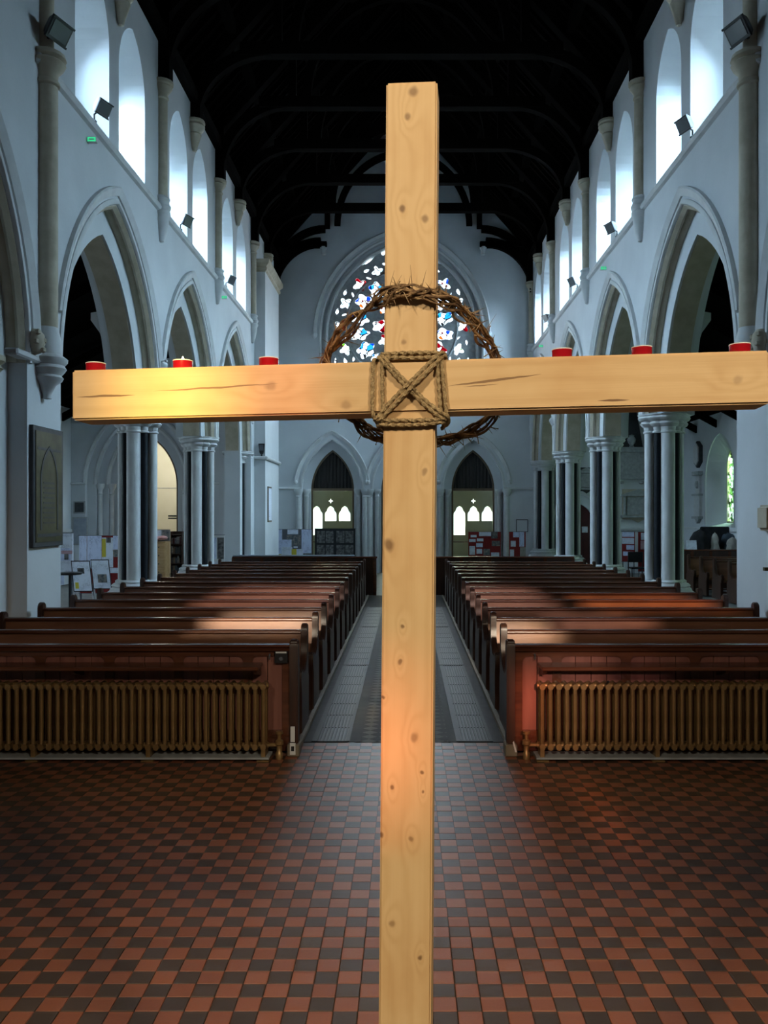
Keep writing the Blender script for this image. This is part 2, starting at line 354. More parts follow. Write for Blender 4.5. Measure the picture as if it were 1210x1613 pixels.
def tag(o, label, cat, group=None, kind=None):
    o['label'] = label
    if cat: o['category'] = cat
    if group: o['group'] = group
    if kind: o['kind'] = kind
    return o
def thing(name, label, cat, loc=(0, 0, 0), rot=(0, 0, 0), group=None):
    o = bpy.data.objects.new(name, None); COL.objects.link(o); o.location = loc; o.rotation_euler = rot
    o.empty_display_size = 0.1
    return tag(o, label, cat, group)
def struct(name, mb, m, label, cat, smooth=False, bevel=0):
    return tag(obj(name, mb, m, smooth=smooth, bevel=bevel), label, cat, None, 'structure')
def copy_tree(o, parent=None):
    c = o.copy(); COL.objects.link(c); c.parent = parent
    for ch in list(o.children): copy_tree(ch, c)
    return c
def plate(outer, holes, mp, d0, d1, mb):
    """flat plate with holes (curve fill), from depth d0 to d1"""
    cu = bpy.data.curves.new('c', 'CURVE'); cu.dimensions = '2D'; cu.fill_mode = 'BOTH'; cu.extrude = 0.5
    for poly in [outer] + holes:
        sp = cu.splines.new('POLY'); sp.points.add(len(poly) - 1); sp.use_cyclic_u = True
        for i, (p, q) in enumerate(poly): sp.points[i].co = (p, q, 0, 1)
    o = bpy.data.objects.new('c', cu); me = bpy.data.meshes.new_from_object(o)
    mb.add([mp(v.co.x, v.co.y, d0 + (v.co.z + 0.5) * (d1 - d0)) for v in me.vertices], [tuple(f.vertices) for f in me.polygons])
    bpy.data.objects.remove(o); bpy.data.curves.remove(cu); bpy.data.meshes.remove(me)
    return mb
def arch(mid, a, c, z0, n=14, zmin=None):
    """two-centred arch from the low-coordinate foot over the apex to the other foot"""
    R = a + c; top = math.acos(c / R) if c >= 0 else PI - math.acos(-c / R); s0 = 0 if zmin is None else math.asin(max(0, (zmin - z0) / R))
    lo = []
    for i in range(n + 1):
        t = s0 + (top - s0) * i / n
        lo.append((mid + c - R * math.cos(t), z0 + R * math.sin(t)))
    return lo + [(2 * mid - p, q) for p, q in reversed(lo[:-1])]
def arch_opening(mid, a, c, zs, z0, n=12):
    return [(mid - a, z0)] + arch(mid, a, c, zs, n) + [(mid + a, z0)]
def arch_loft(prof, mid, a, c, z0, mp, n=18, zmin=None, zleg=None):
    """moulding: profile points (offset outward, depth) swept along an arch"""
    cols = []
    for p, q in prof:
        pts = arch(mid, a + p, c, z0, n, zmin)
        if zleg is not None: pts = [(mid - a - p, zleg)] + pts + [(mid + a + p, zleg)]
        cols.append([mp(x, z, q) for x, z in pts])
    return MB().rings([[cols[j][i] for j in range(len(prof))] for i in range(len(cols[0]))])
def rect(p0, q0, p1, q1): return [(p0, q0), (p1, q0), (p1, q1), (p0, q1)]
ORD = ['first', 'second', 'third', 'fourth', 'fifth', 'sixth', 'seventh', 'eighth', 'ninth', 'tenth', 'eleventh', 'twelfth', 'thirteenth', 'fourteenth']
SIDE = {-1: 'brass plaque side', 1: 'lancet window side'}

# ------------------------------------------------------------------ the building
XL, XR = -4.40, 4.21             # nave wall faces
XC = (XL + XR) / 2
T = 0.90                         # wall thickness
AL, AR = -9.6, 9.3               # outer aisle walls
YW = 28.6                        # west wall
YE = -10.0                       # east wall, behind the photographer
ZS, CA, RA = 3.75, 0.988, 1.70   # arcade springing, arch centre offset, half span
ZSTR = 7.40                      # string course
ZP = 10.40                       # wall plate
MIDS = [12.95, 17.45, 21.95, 26.45]
PIERS = [15.2, 19.7, 24.2]

def px(u, v, d): return ((u - 640) * d / F, d, 2 - (v - 809) * d / F)

# --- floors
fl = MB(); fl.box((AL - .3, 2.5, -0.2), (AR + .3, 32.5, -0.006))
floor = struct('floor', fl, 'grout', 'red and black quarry tiled floor of the church crossing', 'floor')
fb = MB(); fb.box((AL - .3, YE, -0.2), (AR + .3, 2.2, 0.40)); fb.box((AL - .3, 2.2, -0.2), (AR + .3, 2.5, 0.20))
struct('floor_chancel', fb, 'paving', 'raised stone chancel floor and step below the cross', 'floor')
TS = 0.1
def tile_mesh(name, s, h=0.03):
    g = 0.0012; b = 0.0025
    return MB().rings([[(g, g, -h), (s - g, g, -h), (s - g, s - g, -h), (g, s - g, -h)], [(g, g, -b), (s - g, g, -b), (s - g, s - g, -b), (g, s - g, -b)],
                       [(g + b, g + b, 0), (s - g - b, g + b, 0), (s - g - b, s - g - b, 0), (g + b, s - g - b, 0)]]).mesh(name)
tm = {c: tile_mesh('floor_tile', TS, 0.006) for c in ('tile_red', 'tile_black')}
for c in tm: tm[c].materials.append(M[c])
cells = []
for j in range(int((7.42 - 2.52) / TS)):
    for i in range(-44, 43):
        x = 0.006 + i * TS; y = 2.52 + j * TS
        cells.append((y, abs(x + .1), x, y, 'tile_red' if (i + j) % 2 == 0 else 'tile_black'))
vis = sorted(c for c in cells if c[3] > 3.15 and -1.6 * c[3] / 3.3 < c[2] < 1.45 * c[3] / 3.3 and not (c[3] < 3.3 and abs(c[2]) > 1.6))
first = set((c[2], c[3]) for c in vis[:300])
rest = {'tile_red': MB(), 'tile_black': MB()}
for c in cells:
    x, y, k = c[2], c[3], c[4]
    if (x, y) in first:
        o = bpy.data.objects.new('floor_tile', tm[k]); COL.objects.link(o); o.parent = floor; o.location = (x, y, random.uniform(-0.0008, 0.0008))
    else:
        g = 0.0012; dz = random.uniform(-0.0008, 0.0008); s = TS
        rest[k].add([(x + g, y + g, -.006), (x + s - g, y + g, -.006), (x + s - g, y + s - g, -.006), (x + g, y + s - g, -.006),
                     (x + g, y + g, dz), (x + s - g, y + g, dz), (x + s - g, y + s - g, dz), (x + g, y + s - g, dz)],
                    [(4, 5, 6, 7), (0, 1, 5, 4), (1, 2, 6, 5), (2, 3, 7, 6), (3, 0, 4, 7)])
for k in rest: obj('floor_tiles', rest[k], k, floor)['kind'] = 'stuff'
# aisle pavement of diamond tiles between the gratings
for k, off in (('tile_grey', 0), ('tile_slate', 1)):
    mb = MB(); h = 0.075
    for j in range(0, 170):
        for i in range(-7, 8):
            if (j % 2 == 0) != (off == 0): continue
            cx_ = -0.03 + (i + (0.5 if j % 2 else 0)) * 2 * h; cy_ = 7.48 + j * h
            if abs(cx_ + 0.03) > 0.455: continue
            g = h - 0.002
            mb.add([(cx_ - g, cy_, -0.001), (cx_, cy_ - g, -0.001), (cx_ + g, cy_, -0.001), (cx_, cy_ + g, -0.001)], [(0, 1, 2, 3)])
    obj('aisle_tiles', mb, k, floor)['kind'] = 'stuff'
mb = MB(); mb.box((-9.5, 7.4, -.006), (XL - .9, YW, 0.0)); mb.box((XR + .9, 7.4, -.006), (9.2, YW, 0.0)); mb.box((-9.5, 20.8, -.006), (9.2, YW, 0.001))
obj('aisle_paving', mb, 'paving', floor)
# pew platforms and their worn kerbs
for s, x0, x1 in ((-1, XL + .05, -0.93), (1, 0.89, XR - .05)):
    struct('floor_left' if s < 0 else 'floor_right', MB().box((x0, 7.18, -.006), (x1, 20.7, 0.03)), 'carpet_floor', 'dark boarded floor under the pews on the ' + SIDE[s], 'floor')
    xa = -0.92 if s < 0 else 0.88
    struct('trim_%d' % (1 if s < 0 else 2), MB().box((xa - .022, 7.15, -.005), (xa + .022, 20.7, 0.04)), 'kerb', 'worn kerb along the pew ends on the ' + SIDE[s], 'kerb', bevel=.004)

# --- nave arcade walls
def side_map(s, X):
    return lambda y, z, d: (X + s * d, y, z)         # d = depth into the wall, away from the nave
ARCH_NEAR = (7.45, 2.0, 0.988)
WIN = [m + o for m in MIDS for o in (-1.0, 0.72)]
def arcade_outline(mids, extra, solid_to):
    """outline of the wall with the arches notched out of its foot"""
    pts = [(YE, ZP + .12), (YE, 0)]
    near = (ARCH_NEAR[0], ARCH_NEAR[1] + extra)
    pts += [(near[0] - near[1], 0)] + arch(near[0], near[1], CA, ZS) + [(near[0] + near[1], 0)]
    for i, m in enumerate(mids):
        a = RA + extra
        pts += [(m - a, 0 if i == 0 else ZS)] + arch(m, a, CA, ZS) + [(m + a, 0 if i == len(mids) - 1 and m + a + 1 < solid_to else ZS)]
    pts += [(solid_to, 0 if pts[-1][1] < 1 else ZS), (solid_to, ZP + .12)]
    out = []
    for p in pts:
        if not out or (abs(p[0] - out[-1][0]) + abs(p[1] - out[-1][1])) > 1e-5: out.append(p)
    return out
walls = {}
wn = 1
for s, X, mids in ((-1, XL, MIDS[:3]), (1, XR, MIDS)):
    mp = side_map(s, X); mb = MB()
    wins = [y for y in WIN if y < (24 if s < 0 else 99)]
    holeA = [arch_opening(y, 0.65, 0.30, 8.88, ZSTR + .06, 8) for y in wins]
    holeC = [arch_opening(y, 0.42, 0.25, 8.75, 7.62, 8) for y in wins]
    end = YW + 0.3
    plate(arcade_outline(mids, 0.42, end), holeA, mp, 0, 0.22, mb)
    plate(arcade_outline(mids, 0.0, end), holeA, mp, 0.22, 0.66, mb)
    plate(arcade_outline(mids, 0.42, end), holeC, mp, 0.66, T, mb)
    W = struct('wall_left' if s < 0 else 'wall_right', mb, 'wall', 'white arcade wall with paired clerestory lights on the ' + SIDE[s], 'wall')
    walls[s] = W
    # hood moulds, stone soffit linings, carved stops
    for m_, a_ in [(ARCH_NEAR[0], ARCH_NEAR[1])] + [(m, RA) for m in mids]:
        obj('hood_mould', arch_loft([(.55, .02), (.55, -.03), (.60, -.05), (.66, -.075), (.69, -.06), (.69, .02)], m_, a_, CA, ZS, mp, zmin=ZS + (.8 if a_ < 1.9 else .05)), 'stone_pale', W, smooth=True)
        obj('arch_roll', arch_loft([(.42, .0), (.44, -.03), (.48, -.035), (.51, -.02), (.51, .02), (.42, .02)], m_, a_, CA, ZS, mp), 'stone_pale', W, smooth=True)
        obj('soffit_lining', arch_loft([(.425, .015), (.405, .015), (.36, .07), (.40, .12), (.36, .17), (.36, .215), (.425, .215)], m_, a_, CA, ZS, mp), 'stone', W, smooth=True)
        obj('soffit_lining', arch_loft([(.005, .26), (-.012, .26), (-.012, .62), (.005, .62)], m_, a_, CA, ZS, mp, zmin=ZS), 'stone', W, smooth=True)
    for y in [p for p in PIERS if s > 0 or p < 24]:
        b = MB(); b.lathe([(.0, -.13), (.05, -.1), (.09, -.02), (.10, .05), (.06, .11), (0, .13)], (0, 0, 0), 9)
        for q in range(7): b.lathe([(0, -.035), (.03, -.015), (.03, .015), (0, .035)], (.075 * math.cos(q), .075 * math.sin(q), -.08 + .03 * q), 6)
        obj('label_stop', b, 'stone_pale', W, (X - s * .04, y, 4.62), smooth=True)
    # string course
    obj('string_course', MB().prism([(0.02, ZSTR - .05), (-.05, ZSTR - .02), (-.075, ZSTR + .03), (-.06, ZSTR + .075), (.02, ZSTR + .10)], lambda d, z, y: (X + s * d, y, z), 10.1, YW if s > 0 else 24.7), 'stone_pale', W)
    # roof shafts
    def shaft(y, z0, z1, r=.105, base=True, name='roof_shaft'):
        sh = obj(name, MB().lathe([(r, z0), (r, z1)], (X - s * .03, y, 0), 14), 'stone', W, smooth=True)
        obj('capital', MB().lathe([(r, -.02), (r + .02, 0), (r + .02, .025), (r, .04), (r + .01, .09), (r + .07, .17), (r + .085, .2), (r + .06, .23), (r + .10, .25), (r + .105, .30), (r + .06, .32)], (X - s * .03, y, z1 - .02), 14), 'stone', sh, smooth=True)
        if base:
            obj('shaft_corbel', MB().lathe([(.0, -.58), (.05, -.56), (.10, -.40), (.135, -.22), (.14, -.12), (.165, -.08), (.165, -.04), (.14, -.02), (.165, .02), (.175, .06), (.15, .10), (.14, .16), (.16, .19), (.15, .22), (r, .25)], (X - s * .02, y, z0 + .02), 14), 'stone_pale', sh, smooth=True)
    for y in [15.2, 19.7, 24.2] + ([YW - .25] if 1 else []):
        shaft(y, 7.40, 9.42, base=y < 28 or s > 0)
    # the shaft on the pier beside the chancel, running up from low corbels
    y = 10.30
    sh = obj('roof_shaft', MB().lathe([(.125, 3.85), (.125, 7.2)], (X - s * .05, y, 0), 16), 'stone', W, smooth=True)
    obj('capital', MB().lathe([(.125, 7.16), (.15, 7.18), (.15, 7.21), (.125, 7.24), (.13, 7.32), (.20, 7.40), (.22, 7.44), (.18, 7.47), (.225, 7.50), (.21, 7.55), (.1, 7.58)], (X - s * .05, y, 0), 16), 'stone', sh, smooth=True)
    obj('shaft_corbel', MB().lathe([(.0, 3.38), (.055, 3.39), (.05, 3.43), (.10, 3.55), (.17, 3.60), (.19, 3.64), (.165, 3.67), (.20, 3.71), (.225, 3.75), (.20, 3.79), (.235, 3.83), (.24, 3.87), (.17, 3.92), (.16, 4.10), (.14, 4.2), (.125, 4.25)], (X - s * .05, y, 0), 16), 'stone_pale', sh, smooth=True)
    obj('roof_shaft', MB().lathe([(.10, 7.5), (.10, 10.45)], (X - s * .03, y, 0), 14), 'stone', W, smooth=True)
    obj('respond_band', MB().box((X - s * .06, 9.5, 3.78), (X + s * .1, y, 3.86)), 'stone_pale', W, bevel=.02)
    b = MB(); b.lathe([(0, -.16), (.07, -.13), (.11, -.02), (.10, .08), (.05, .14), (0, .15)], (0, 0, 0), 10)
    for q in range(10): b.lathe([(0, -.04), (.035, -.02), (.035, .02), (0, .04)], (.09 * math.cos(q * 1.3), .09 * math.sin(q * 1.3), -.1 + .022 * q), 6)
    obj('label_stop', b, 'stone', W, (X - s * .05, 9.98, 4.02), smooth=True)
    # short corbels half way along each bay, under the lesser trusses
    for y in mids + ([26.45] if s < 0 else []):
        obj('roof_corbel', MB().lathe([(0, 9.42), (.04, 9.43), (.07, 9.55), (.12, 9.70), (.14, 9.76), (.12, 9.79), (.18, 9.85), (.21, 9.93), (.19, 9.97), (.215, 10.0), (.2, 10.05), (.1, 10.07)], (X - s * .06, y, 0), 14), 'stone', W, smooth=True)
    # corbels on the aisle face
    for y in PIERS[: (2 if s < 0 else 3)]:
        obj('aisle_corbel', MB().prism([(T - .01, 5.0), (T + .06, 5.02), (T + .12, 5.2), (T + .28, 5.42), (T + .28, 5.55), (T - .01, 5.6)], lambda d, z, y_: (X + s * d, y_, z), y - .16, y + .16), 'stone_pale', W)
    # clerestory glass, one window each, and the daylight behind it
    for y in wins:
        win = struct('window_%d' % wn, plate(arch_opening(y, 0.44, 0.25, 8.75, 7.60, 8), [arch_opening(y, 0.38, 0.25, 8.75, 7.68, 8)], mp, .80, .86, MB()), 'stone', 'narrow clerestory light set deep in the %s wall' % SIDE[s], 'window')
        win['group'] = 'clerestory windows on the ' + SIDE[s]
        obj('pane', plate(arch_opening(y, 0.40, 0.25, 8.75, 7.66, 8), [], mp, .825, .835, MB()), 'clear_glass', win)
        wn += 1
        lamp('daylight', 'AREA', (X + s * (T + 1.05), y, 9.9), (-s, 0, -1.0), P_CLER, DAY, 1.6, 2.0)

# responds with black marble shafts on the chancel pier reveals
for s, X in ((-1, XL), (1, XR)):
    sd = SIDE[s]
    t = thing('respond_shaft', 'black marble shaft with moulded cap on the chancel pier, ' + sd, 'pillar', (X + s * .24, 9.36, 0))
    obj('shaft', MB().lathe([(.085, .55), (.085, 3.30)], (0, 0, 0), 14), 'marble_dark', t, smooth=True)
    obj('base', MB().lathe([(.2, 0), (.2, .4), (.16, .44), (.16, .48), (.12, .52), (.12, .55), (.085, .57)], (0, 0, 0), 12), 'stone', t, smooth=True)
    obj('capital', MB().lathe([(.085, 3.28), (.11, 3.31), (.095, 3.35), (.10, 3.50), (.15, 3.56), (.19, 3.60), (.16, 3.64), (.21, 3.68), (.21, 3.74), (.1, 3.76)], (0, 0, 0), 14), 'stone', t, smooth=True)
    for k, (dx, dy, r) in enumerate(((.18, .02, .07), (.36, -.06, .10))):
        obj('pale_shaft', MB().lathe([(r + .05, 0), (r + .05, .5), (r, .56), (r, 3.45), (r + .06, 3.6), (r + .08, 3.75)], (s * dx, dy + .05, 0), 12), 'stone_pale', t, smooth=True)

# --- clustered piers
CIR = [(0, -.21, .125), (0, .21, .125), (.27, 0, .08), (-.27, 0, .08)] + [(a * .165, b * .165, .065) for a in (-1, 1) for b in (-1, 1)]
def outline(off, n=72):
    pts = []
    for k in range(n):
        th = 2 * PI * k / n; dx, dy = math.cos(th), math.sin(th); best = .16
        for cx_, cy_, r in CIR:
            bq = cx_ * dx + cy_ * dy; disc = bq * bq - (cx_ * cx_ + cy_ * cy_ - (r + off * .8) ** 2)
            if disc > 0: best = max(best, bq + math.sqrt(disc))
        pts.append((dx * (best + off * .2), dy * (best + off * .2)))
    return pts
cap = MB().rings([[(x, y, z) for x, y in outline(o)] for z, o in ((3.42, .002), (3.43, .022), (3.455, .022), (3.465, .004), (3.53, .012), (3.55, .05), (3.59, .075), (3.625, .055), (3.635, .05), (3.65, .09), (3.69, .115), (3.725, .10), (3.735, .115), (3.76, .12))]).mesh('capital'); cap.materials.append(M['stone_pale'])
bas = MB().rings([[(.54 * math.cos(PI / 8 + PI * k / 4), .54 * math.sin(PI / 8 + PI * k / 4), z) for k in range(8)] for z in (0, .60)])
bas.rings([[(r * math.cos(PI / 8 + PI * k / 4), r * math.sin(PI / 8 + PI * k / 4), z) for k in range(8)] for z, r in ((.60, .54), (.64, .48), (.69, .46))])
bas.rings([[(x, y, z) for x, y in outline(o)] for z, o in ((.69, .10), (.72, .115), (.75, .09), (.775, .04), (.80, .05), (.82, .03), (.83, .004))])
bas = bas.mesh('base'); bas.materials.append(M['stone_pale'])
pier_proto = None
pl = {(-1, 0): 'first clustered pier past the brass plaque, notice stands beside it', (-1, 1): 'second clustered pier past the brass plaque, in front of the book rack',
      (-1, 2): 'clustered pier joined to the plain wall block with the loudspeaker',
      (1, 0): 'clustered pier beside the side aisle pews and coats', (1, 1): 'clustered pier between the red door and the red display boards',
      (1, 2): 'clustered pier just before the red arched door'}
for (s, k), lab in pl.items():
    loc = ((XL - .40) if s < 0 else (XR + .40), PIERS[k], 0)
    if pier_proto is None:
        t = thing('pier', lab, 'pillar', loc, group='nave arcade piers'); pier_proto = t
        obj('core', MB().lathe([(.19, .7), (.19, 3.5)], n=12), 'stone', t, smooth=True)
        obj('base', bas, None, t, smooth=True); obj('capital', cap, None, t, smooth=True)
        for i, (cx_, cy_, r) in enumerate(CIR):
            obj('pale_shaft' if i < 4 else 'black_shaft', MB().lathe([(r, .82), (r, 3.44)], (cx_, cy_, 0), 14), 'stone_pale' if i < 4 else 'marble_dark', t, smooth=True)
    else:
        t = copy_tree(pier_proto); t.location = loc; t['label'] = lab
# half pier at the west end, lancet side
t = copy_tree(pier_proto); t.location = (XR + .40, 28.45, 0); t['label'] = 'half pier against the west wall beside the framed notice'

# --- west wall: three doorways below the great window
wmap = lambda x, z, d: (x, YW + d, z)
WX = [XC - 2.40, XC - .02, XC + 2.36]
def gable(extra):
    pts = [(XL - .9, 0)]
    for x in WX: pts += [(x - .73 - extra, 0)] + arch(x, .73 + extra, .92, 2.79, 10) + [(x + .73 + extra, 0)]
    return pts + [(XR + .9, 0), (XR + .9, ZP), (XC, 16.2), (XL - .9, ZP)]
WWX, WWA, WWC, WWZ = -0.15, 2.50, 0.672, 8.0
mb = MB()
plate(gable(.28), [arch_opening(WWX, WWA + .22, WWC, WWZ, 5.9, 20)], wmap, 0, .22, mb)
plate(gable(0), [arch_opening(WWX, WWA, WWC, WWZ, 6.05, 20)], wmap, .22, .6, mb)
ww = struct('wall_west', mb, 'wall', 'white west gable wall with three pointed doorways and the great window', 'wall')
for x in WX:
    obj('hood_mould', arch_loft([(.44, .02), (.44, -.03), (.49, -.05), (.54, -.07), (.57, -.05), (.57, .02)], x, .73, .92, 2.79, wmap, 12, zmin=2.79 + (.25)), 'stone_pale', ww, smooth=True)
    obj('arch_roll', arch_loft([(.27, .02), (.27, -.02), (.31, -.03), (.35, -.02), (.35, .02)], x, .73, .92, 2.79, wmap, 12), 'stone_pale', ww, smooth=True)
    for q in (-1, 1):
        o = obj('jamb_shaft', MB().lathe([(.10, 0), (.10, .3), (.075, .36), (.075, 2.55), (.09, 2.57), (.075, 2.6), (.08, 2.66), (.14, 2.73), (.15, 2.78), (.15, 2.82)], (x + q * .88, YW + .12, 0), 12), 'stone_pale', ww, smooth=True)
        obj('jamb_shaft', MB().lathe([(.12, 0), (.12, .3), (.09, .36), (.09, 2.55), (.11, 2.57), (.09, 2.6), (.10, 2.66), (.15, 2.73), (.16, 2.78), (.16, 2.82)], (x + q * 1.12, YW + .01, 0), 12), 'stone_pale', ww, smooth=True)
    for q in (-1, 1):
        obj('label_stop', MB().lathe([(0, -.09), (.05, -.06), (.07, 0), (.05, .06), (0, .09)], (0, 0, 0), 8), 'stone_pale', ww, (x + q * 1.22, YW - .03, 3.06), smooth=True)
for x0, x1 in ((XL - .2, WX[0] - 1.0), (WX[2] + 1.0, XR + .2)):
    obj('string_course', MB().box((x0, YW - .05, 2.80), (x1, YW + .05, 2.88)), 'stone_pale', ww, bevel=.02)
obj('hood_mould', arch_loft([(.36, .02), (.36, -.03), (.40, -.06), (.46, -.09), (.50, -.06), (.50, .02)], WWX, WWA, WWC, WWZ, wmap, 24), 'stone_pale', ww, smooth=True)
obj('arch_roll', arch_loft([(.20, .02), (.20, -.02), (.25, -.04), (.29, -.02), (.29, .02)], WWX, WWA, WWC, WWZ, wmap, 24, zleg=5.9), 'stone_pale', ww, smooth=True)
obj('arch_roll', arch_loft([(.0, .24), (.0, .12), (.05, .09), (.10, .12), (.10, .24)], WWX, WWA, WWC, WWZ, wmap, 24, zleg=6.05), 'stone_pale', ww, smooth=True)
for q in (-1, 1):
    obj('label_stop', MB().lathe([(0, -.14), (.08, -.08), (.11, 0), (.08, .09), (0, .13)], (0, 0, 0), 8), 'stone_pale', ww, (WWX + q * (WWA + .44), YW - .05, 8.0), smooth=True)

# great window: pierced stone tracery and a pane in every piercing
def lobes(cx_, cy_, r, k, ph=0, amp=.24, sx=1, sy=1, rot=0, n=40):
    out = []
    for i in range(n):
        th = 2 * PI * i / n; q = r * (1 - amp + amp * math.cos(k * th + ph))
        x, y = q * math.cos(th) * sx, q * math.sin(th) * sy
        out.append((cx_ + x * math.cos(rot) - y * math.sin(rot), cy_ + x * math.sin(rot) + y * math.cos(rot)))
    return out
def dagger(cx_, cy_, l_, w_, rot, n=8):
    out = []
    for i in range(n + 1): t = i / n; out.append((-l_ + 2 * l_ * t, w_ * math.sin(PI * t ** .75)))
    for i in range(1, n): t = 1 - i / n; out.append((-l_ + 2 * l_ * t, -w_ * math.sin(PI * t ** .75)))
    return [(cx_ + x * math.cos(rot) - y * math.sin(rot), cy_ + x * math.sin(rot) + y * math.cos(rot)) for x, y in out]
def wp(u, v): return ((u - 640) * YW / F, 2 - (v - 809) * YW / F)
KX = YW / F
panes = []
def add_pane(kind, u, v, size, m, m2=None, both=True, **kw):
    for mir in ((0, 1) if both else (0,)):
        uu = 2 * 633 - u if mir else u; x, z = wp(uu, v); rot = kw.get('rot', 0); rot = -rot if mir else rot
        k2 = {q: kw[q] for q in kw if q != 'rot'}
        if kind == 'q': poly = lobes(x, z, size * KX, 4, rot=rot, **k2)
        elif kind == 't': poly = lobes(x, z, size * KX, 3, rot=rot + (PI if mir else 0), **k2)
        elif kind == 'p': poly = lobes(x, z, size * KX, 5, rot=rot + (PI if mir else 0), amp=.14, **k2)
        else: poly = dagger(x, z, size * KX, kw['w'] * KX, rot)
        panes.append((poly, (m2 or m) if mir else m))
D = lambda dx, dy: math.atan2(-dy, dx)
add_pane('t', 603, 391, 7.5, 'sg_white', rot=.6)
add_pane('d', 581, 404, 18, 'sg_white', w=4.2, rot=D(26, -19))
add_pane('d', 606, 412, 5, 'sg_white', w=2.2, rot=0)
add_pane('q', 594, 424, 9.5, 'sg_white', rot=.4)
add_pane('d', 577, 423, 5, 'sg_white', w=2.6, rot=.4)
add_pane('d', 581, 435, 5.5, 'sg_white', w=1.7, rot=-.3)
add_pane('q', 566, 445, 11.5, 'sg_red', 'sg_mix', rot=.5)
add_pane('p', 593, 454, 12.5, 'sg_blue', rot=D(44, 60), sx=1.2)
add_pane('d', 543, 457, 5.5, 'sg_white', w=2.6, rot=1.2)
add_pane('d', 555.5, 462, 6, 'sg_white', w=1.7, rot=-1.2)
add_pane('q', 543.5, 475, 10.5, 'sg_white', rot=.7)
add_pane('p', 573, 473, 13, 'sg_mix', rot=D(60, 40), sx=1.2)
add_pane('d', 604, 484, 8.5, 'sg_mix', w=4.5, rot=1.0)
add_pane('d', 530.5, 487, 5.5, 'sg_white', w=2.6, rot=1.3)
add_pane('d', 542, 492.5, 5, 'sg_white', w=1.6, rot=.35)
add_pane('q', 535.5, 511, 10.5, 'sg_red', rot=.9)
add_pane('p', 566, 499, 13, 'sg_blue', rot=D(60, 16), sx=1.25, sy=.85)
add_pane('p', 599, 511, 12.5, 'sg_red', 'sg_green', rot=0, sx=1.15, sy=.85)
add_pane('p', 566, 524, 13, 'sg_blue', 'sg_mix', rot=D(60, -10), sx=1.3, sy=.8)
add_pane('q', 606, 534, 11, 'sg_red', 'sg_mix', rot=.4)
add_pane('d', 543.5, 529.5, 5.5, 'sg_white', w=1.8, rot=-.6)
add_pane('q', 544, 548, 10.5, 'sg_green', rot=.4)
add_pane('p', 576, 549, 14, 'sg_blue', 'sg_red', rot=D(60, -45), sx=1.15)
add_pane('d', 530, 537, 4.5, 'sg_white', w=2.0, rot=1.5)
add_pane('d', 543, 566, 5.5, 'sg_white', w=2.6, rot=1.9)
add_pane('d', 557, 561, 6.5, 'sg_white', w=2.1, rot=1.3)
add_pane('p', 594, 562, 10.5, 'sg_blue', rot=D(40, -50))
add_pane('q', 568, 573, 6.5, 'sg_green', rot=.2)
add_pane('d', 527.5, 566, 6, 'sg_blue', w=1.8, rot=PI / 2)
for v, r, m in ((424, 9, 'sg_blue'), (452, 11, 'sg_mix'), (482, 12, 'sg_red'), (512, 13, 'sg_mix'), (545, 13, 'sg_blue'), (568, 8, 'sg_red'), (393, 7, 'sg_white')):
    add_pane('q', 633, v, r, m, both=False)
lights = []
for i in range(5):
    x = WWX - 1.92 + i * .96
    panes.append((arch_opening(x, .31, .2, 6.36, 6.15, 8), ['sg_blue', 'sg_red', 'sg_mix', 'sg_green', 'sg_blue'][i]))
wt = struct('window_%d' % wn, plate(arch_opening(WWX, WWA + .02, WWC, WWZ, 6.04, 24), [p for p, _ in panes], wmap, .27, .43, MB()), 'grey_marble', 'great west window of pierced stone tracery full of stained glass', 'window'); wn += 1
wring = lambda cx_, cz, r, w_: MB().rings([[(cx_ + (r + p) * math.cos(2 * PI * k / 48), YW + q, cz + (r + p) * math.sin(2 * PI * k / 48)) for p, q in ((-w_, .27), (0, .235), (w_, .27))] for k in range(48)], closed=True)
cx_, cz_ = wp(633, 512)
obj('tracery_ring', wring(cx_, cz_, 88 * KX, .05), 'grey_marble', wt, smooth=True)
obj('tracery_ring', wring(cx_, cz_, 17.5 * KX, .04), 'grey_marble', wt, smooth=True)
for poly, m in panes:
    mx_ = sum(p for p, _ in poly) / len(poly); mz_ = sum(q for _, q in poly) / len(poly)
    big = [((p - mx_) * 1.12, (q - mz_) * 1.12) for p, q in poly]
    obj('pane', plate(big, [], lambda x, z, d: (x, d, z), 0, .006, MB()), m, wt, (mx_, YW + .36, mz_))
lamp('daylight', 'AREA', (WWX, YW + 1.6, 8.9), (0, -1, -.12), P_WEST * 6, (0.86, 0.94, 1.0), 6.4, 6.6)

# porch beyond the doorways, with its own lancets
pm = lambda x, z, d: (x, 31.9 + d, z)
holes = []; pp = []
PXS = [(-2.54) * 31.9 / YW, 2.26 * 31.9 / YW, -0.1]
for x in PXS:
    for k, (dx, zb) in enumerate(((-.525, 1.20), (0, 1.72), (.525, 1.72))):
        h = [(x + dx - .215, zb), (x + dx - .215, 1.98), (x + dx - .19, 2.05)] + arch(x + dx, .135, .05, 2.10, 6) + [(x + dx + .19, 2.05), (x + dx + .215, 1.98), (x + dx + .215, zb)]
        holes.append(h); pp.append(h)
    h = lobes(x, 2.47, .085, 4, rot=.0, amp=.35); holes.append(h)
wpz = struct('wall_porch', plate(rect(-6.5, -.01, 6.5, 4.6), holes, pm, 0, .25, MB()), 'porch', 'greenish porch wall with small three light windows beyond the doorways', 'wall')
for i, h in enumerate(pp):
    w_ = struct('window_%d' % wn, plate(h, [], pm, .12, .13, MB()), 'porch_glass', 'small pointed porch light seen through the west doorways', 'window'); wn += 1
    w_['group'] = 'porch windows'
mb = MB(); mb.box((-6.5, YW + .6, 4.5), (6.5, 32.1, 4.7)); 
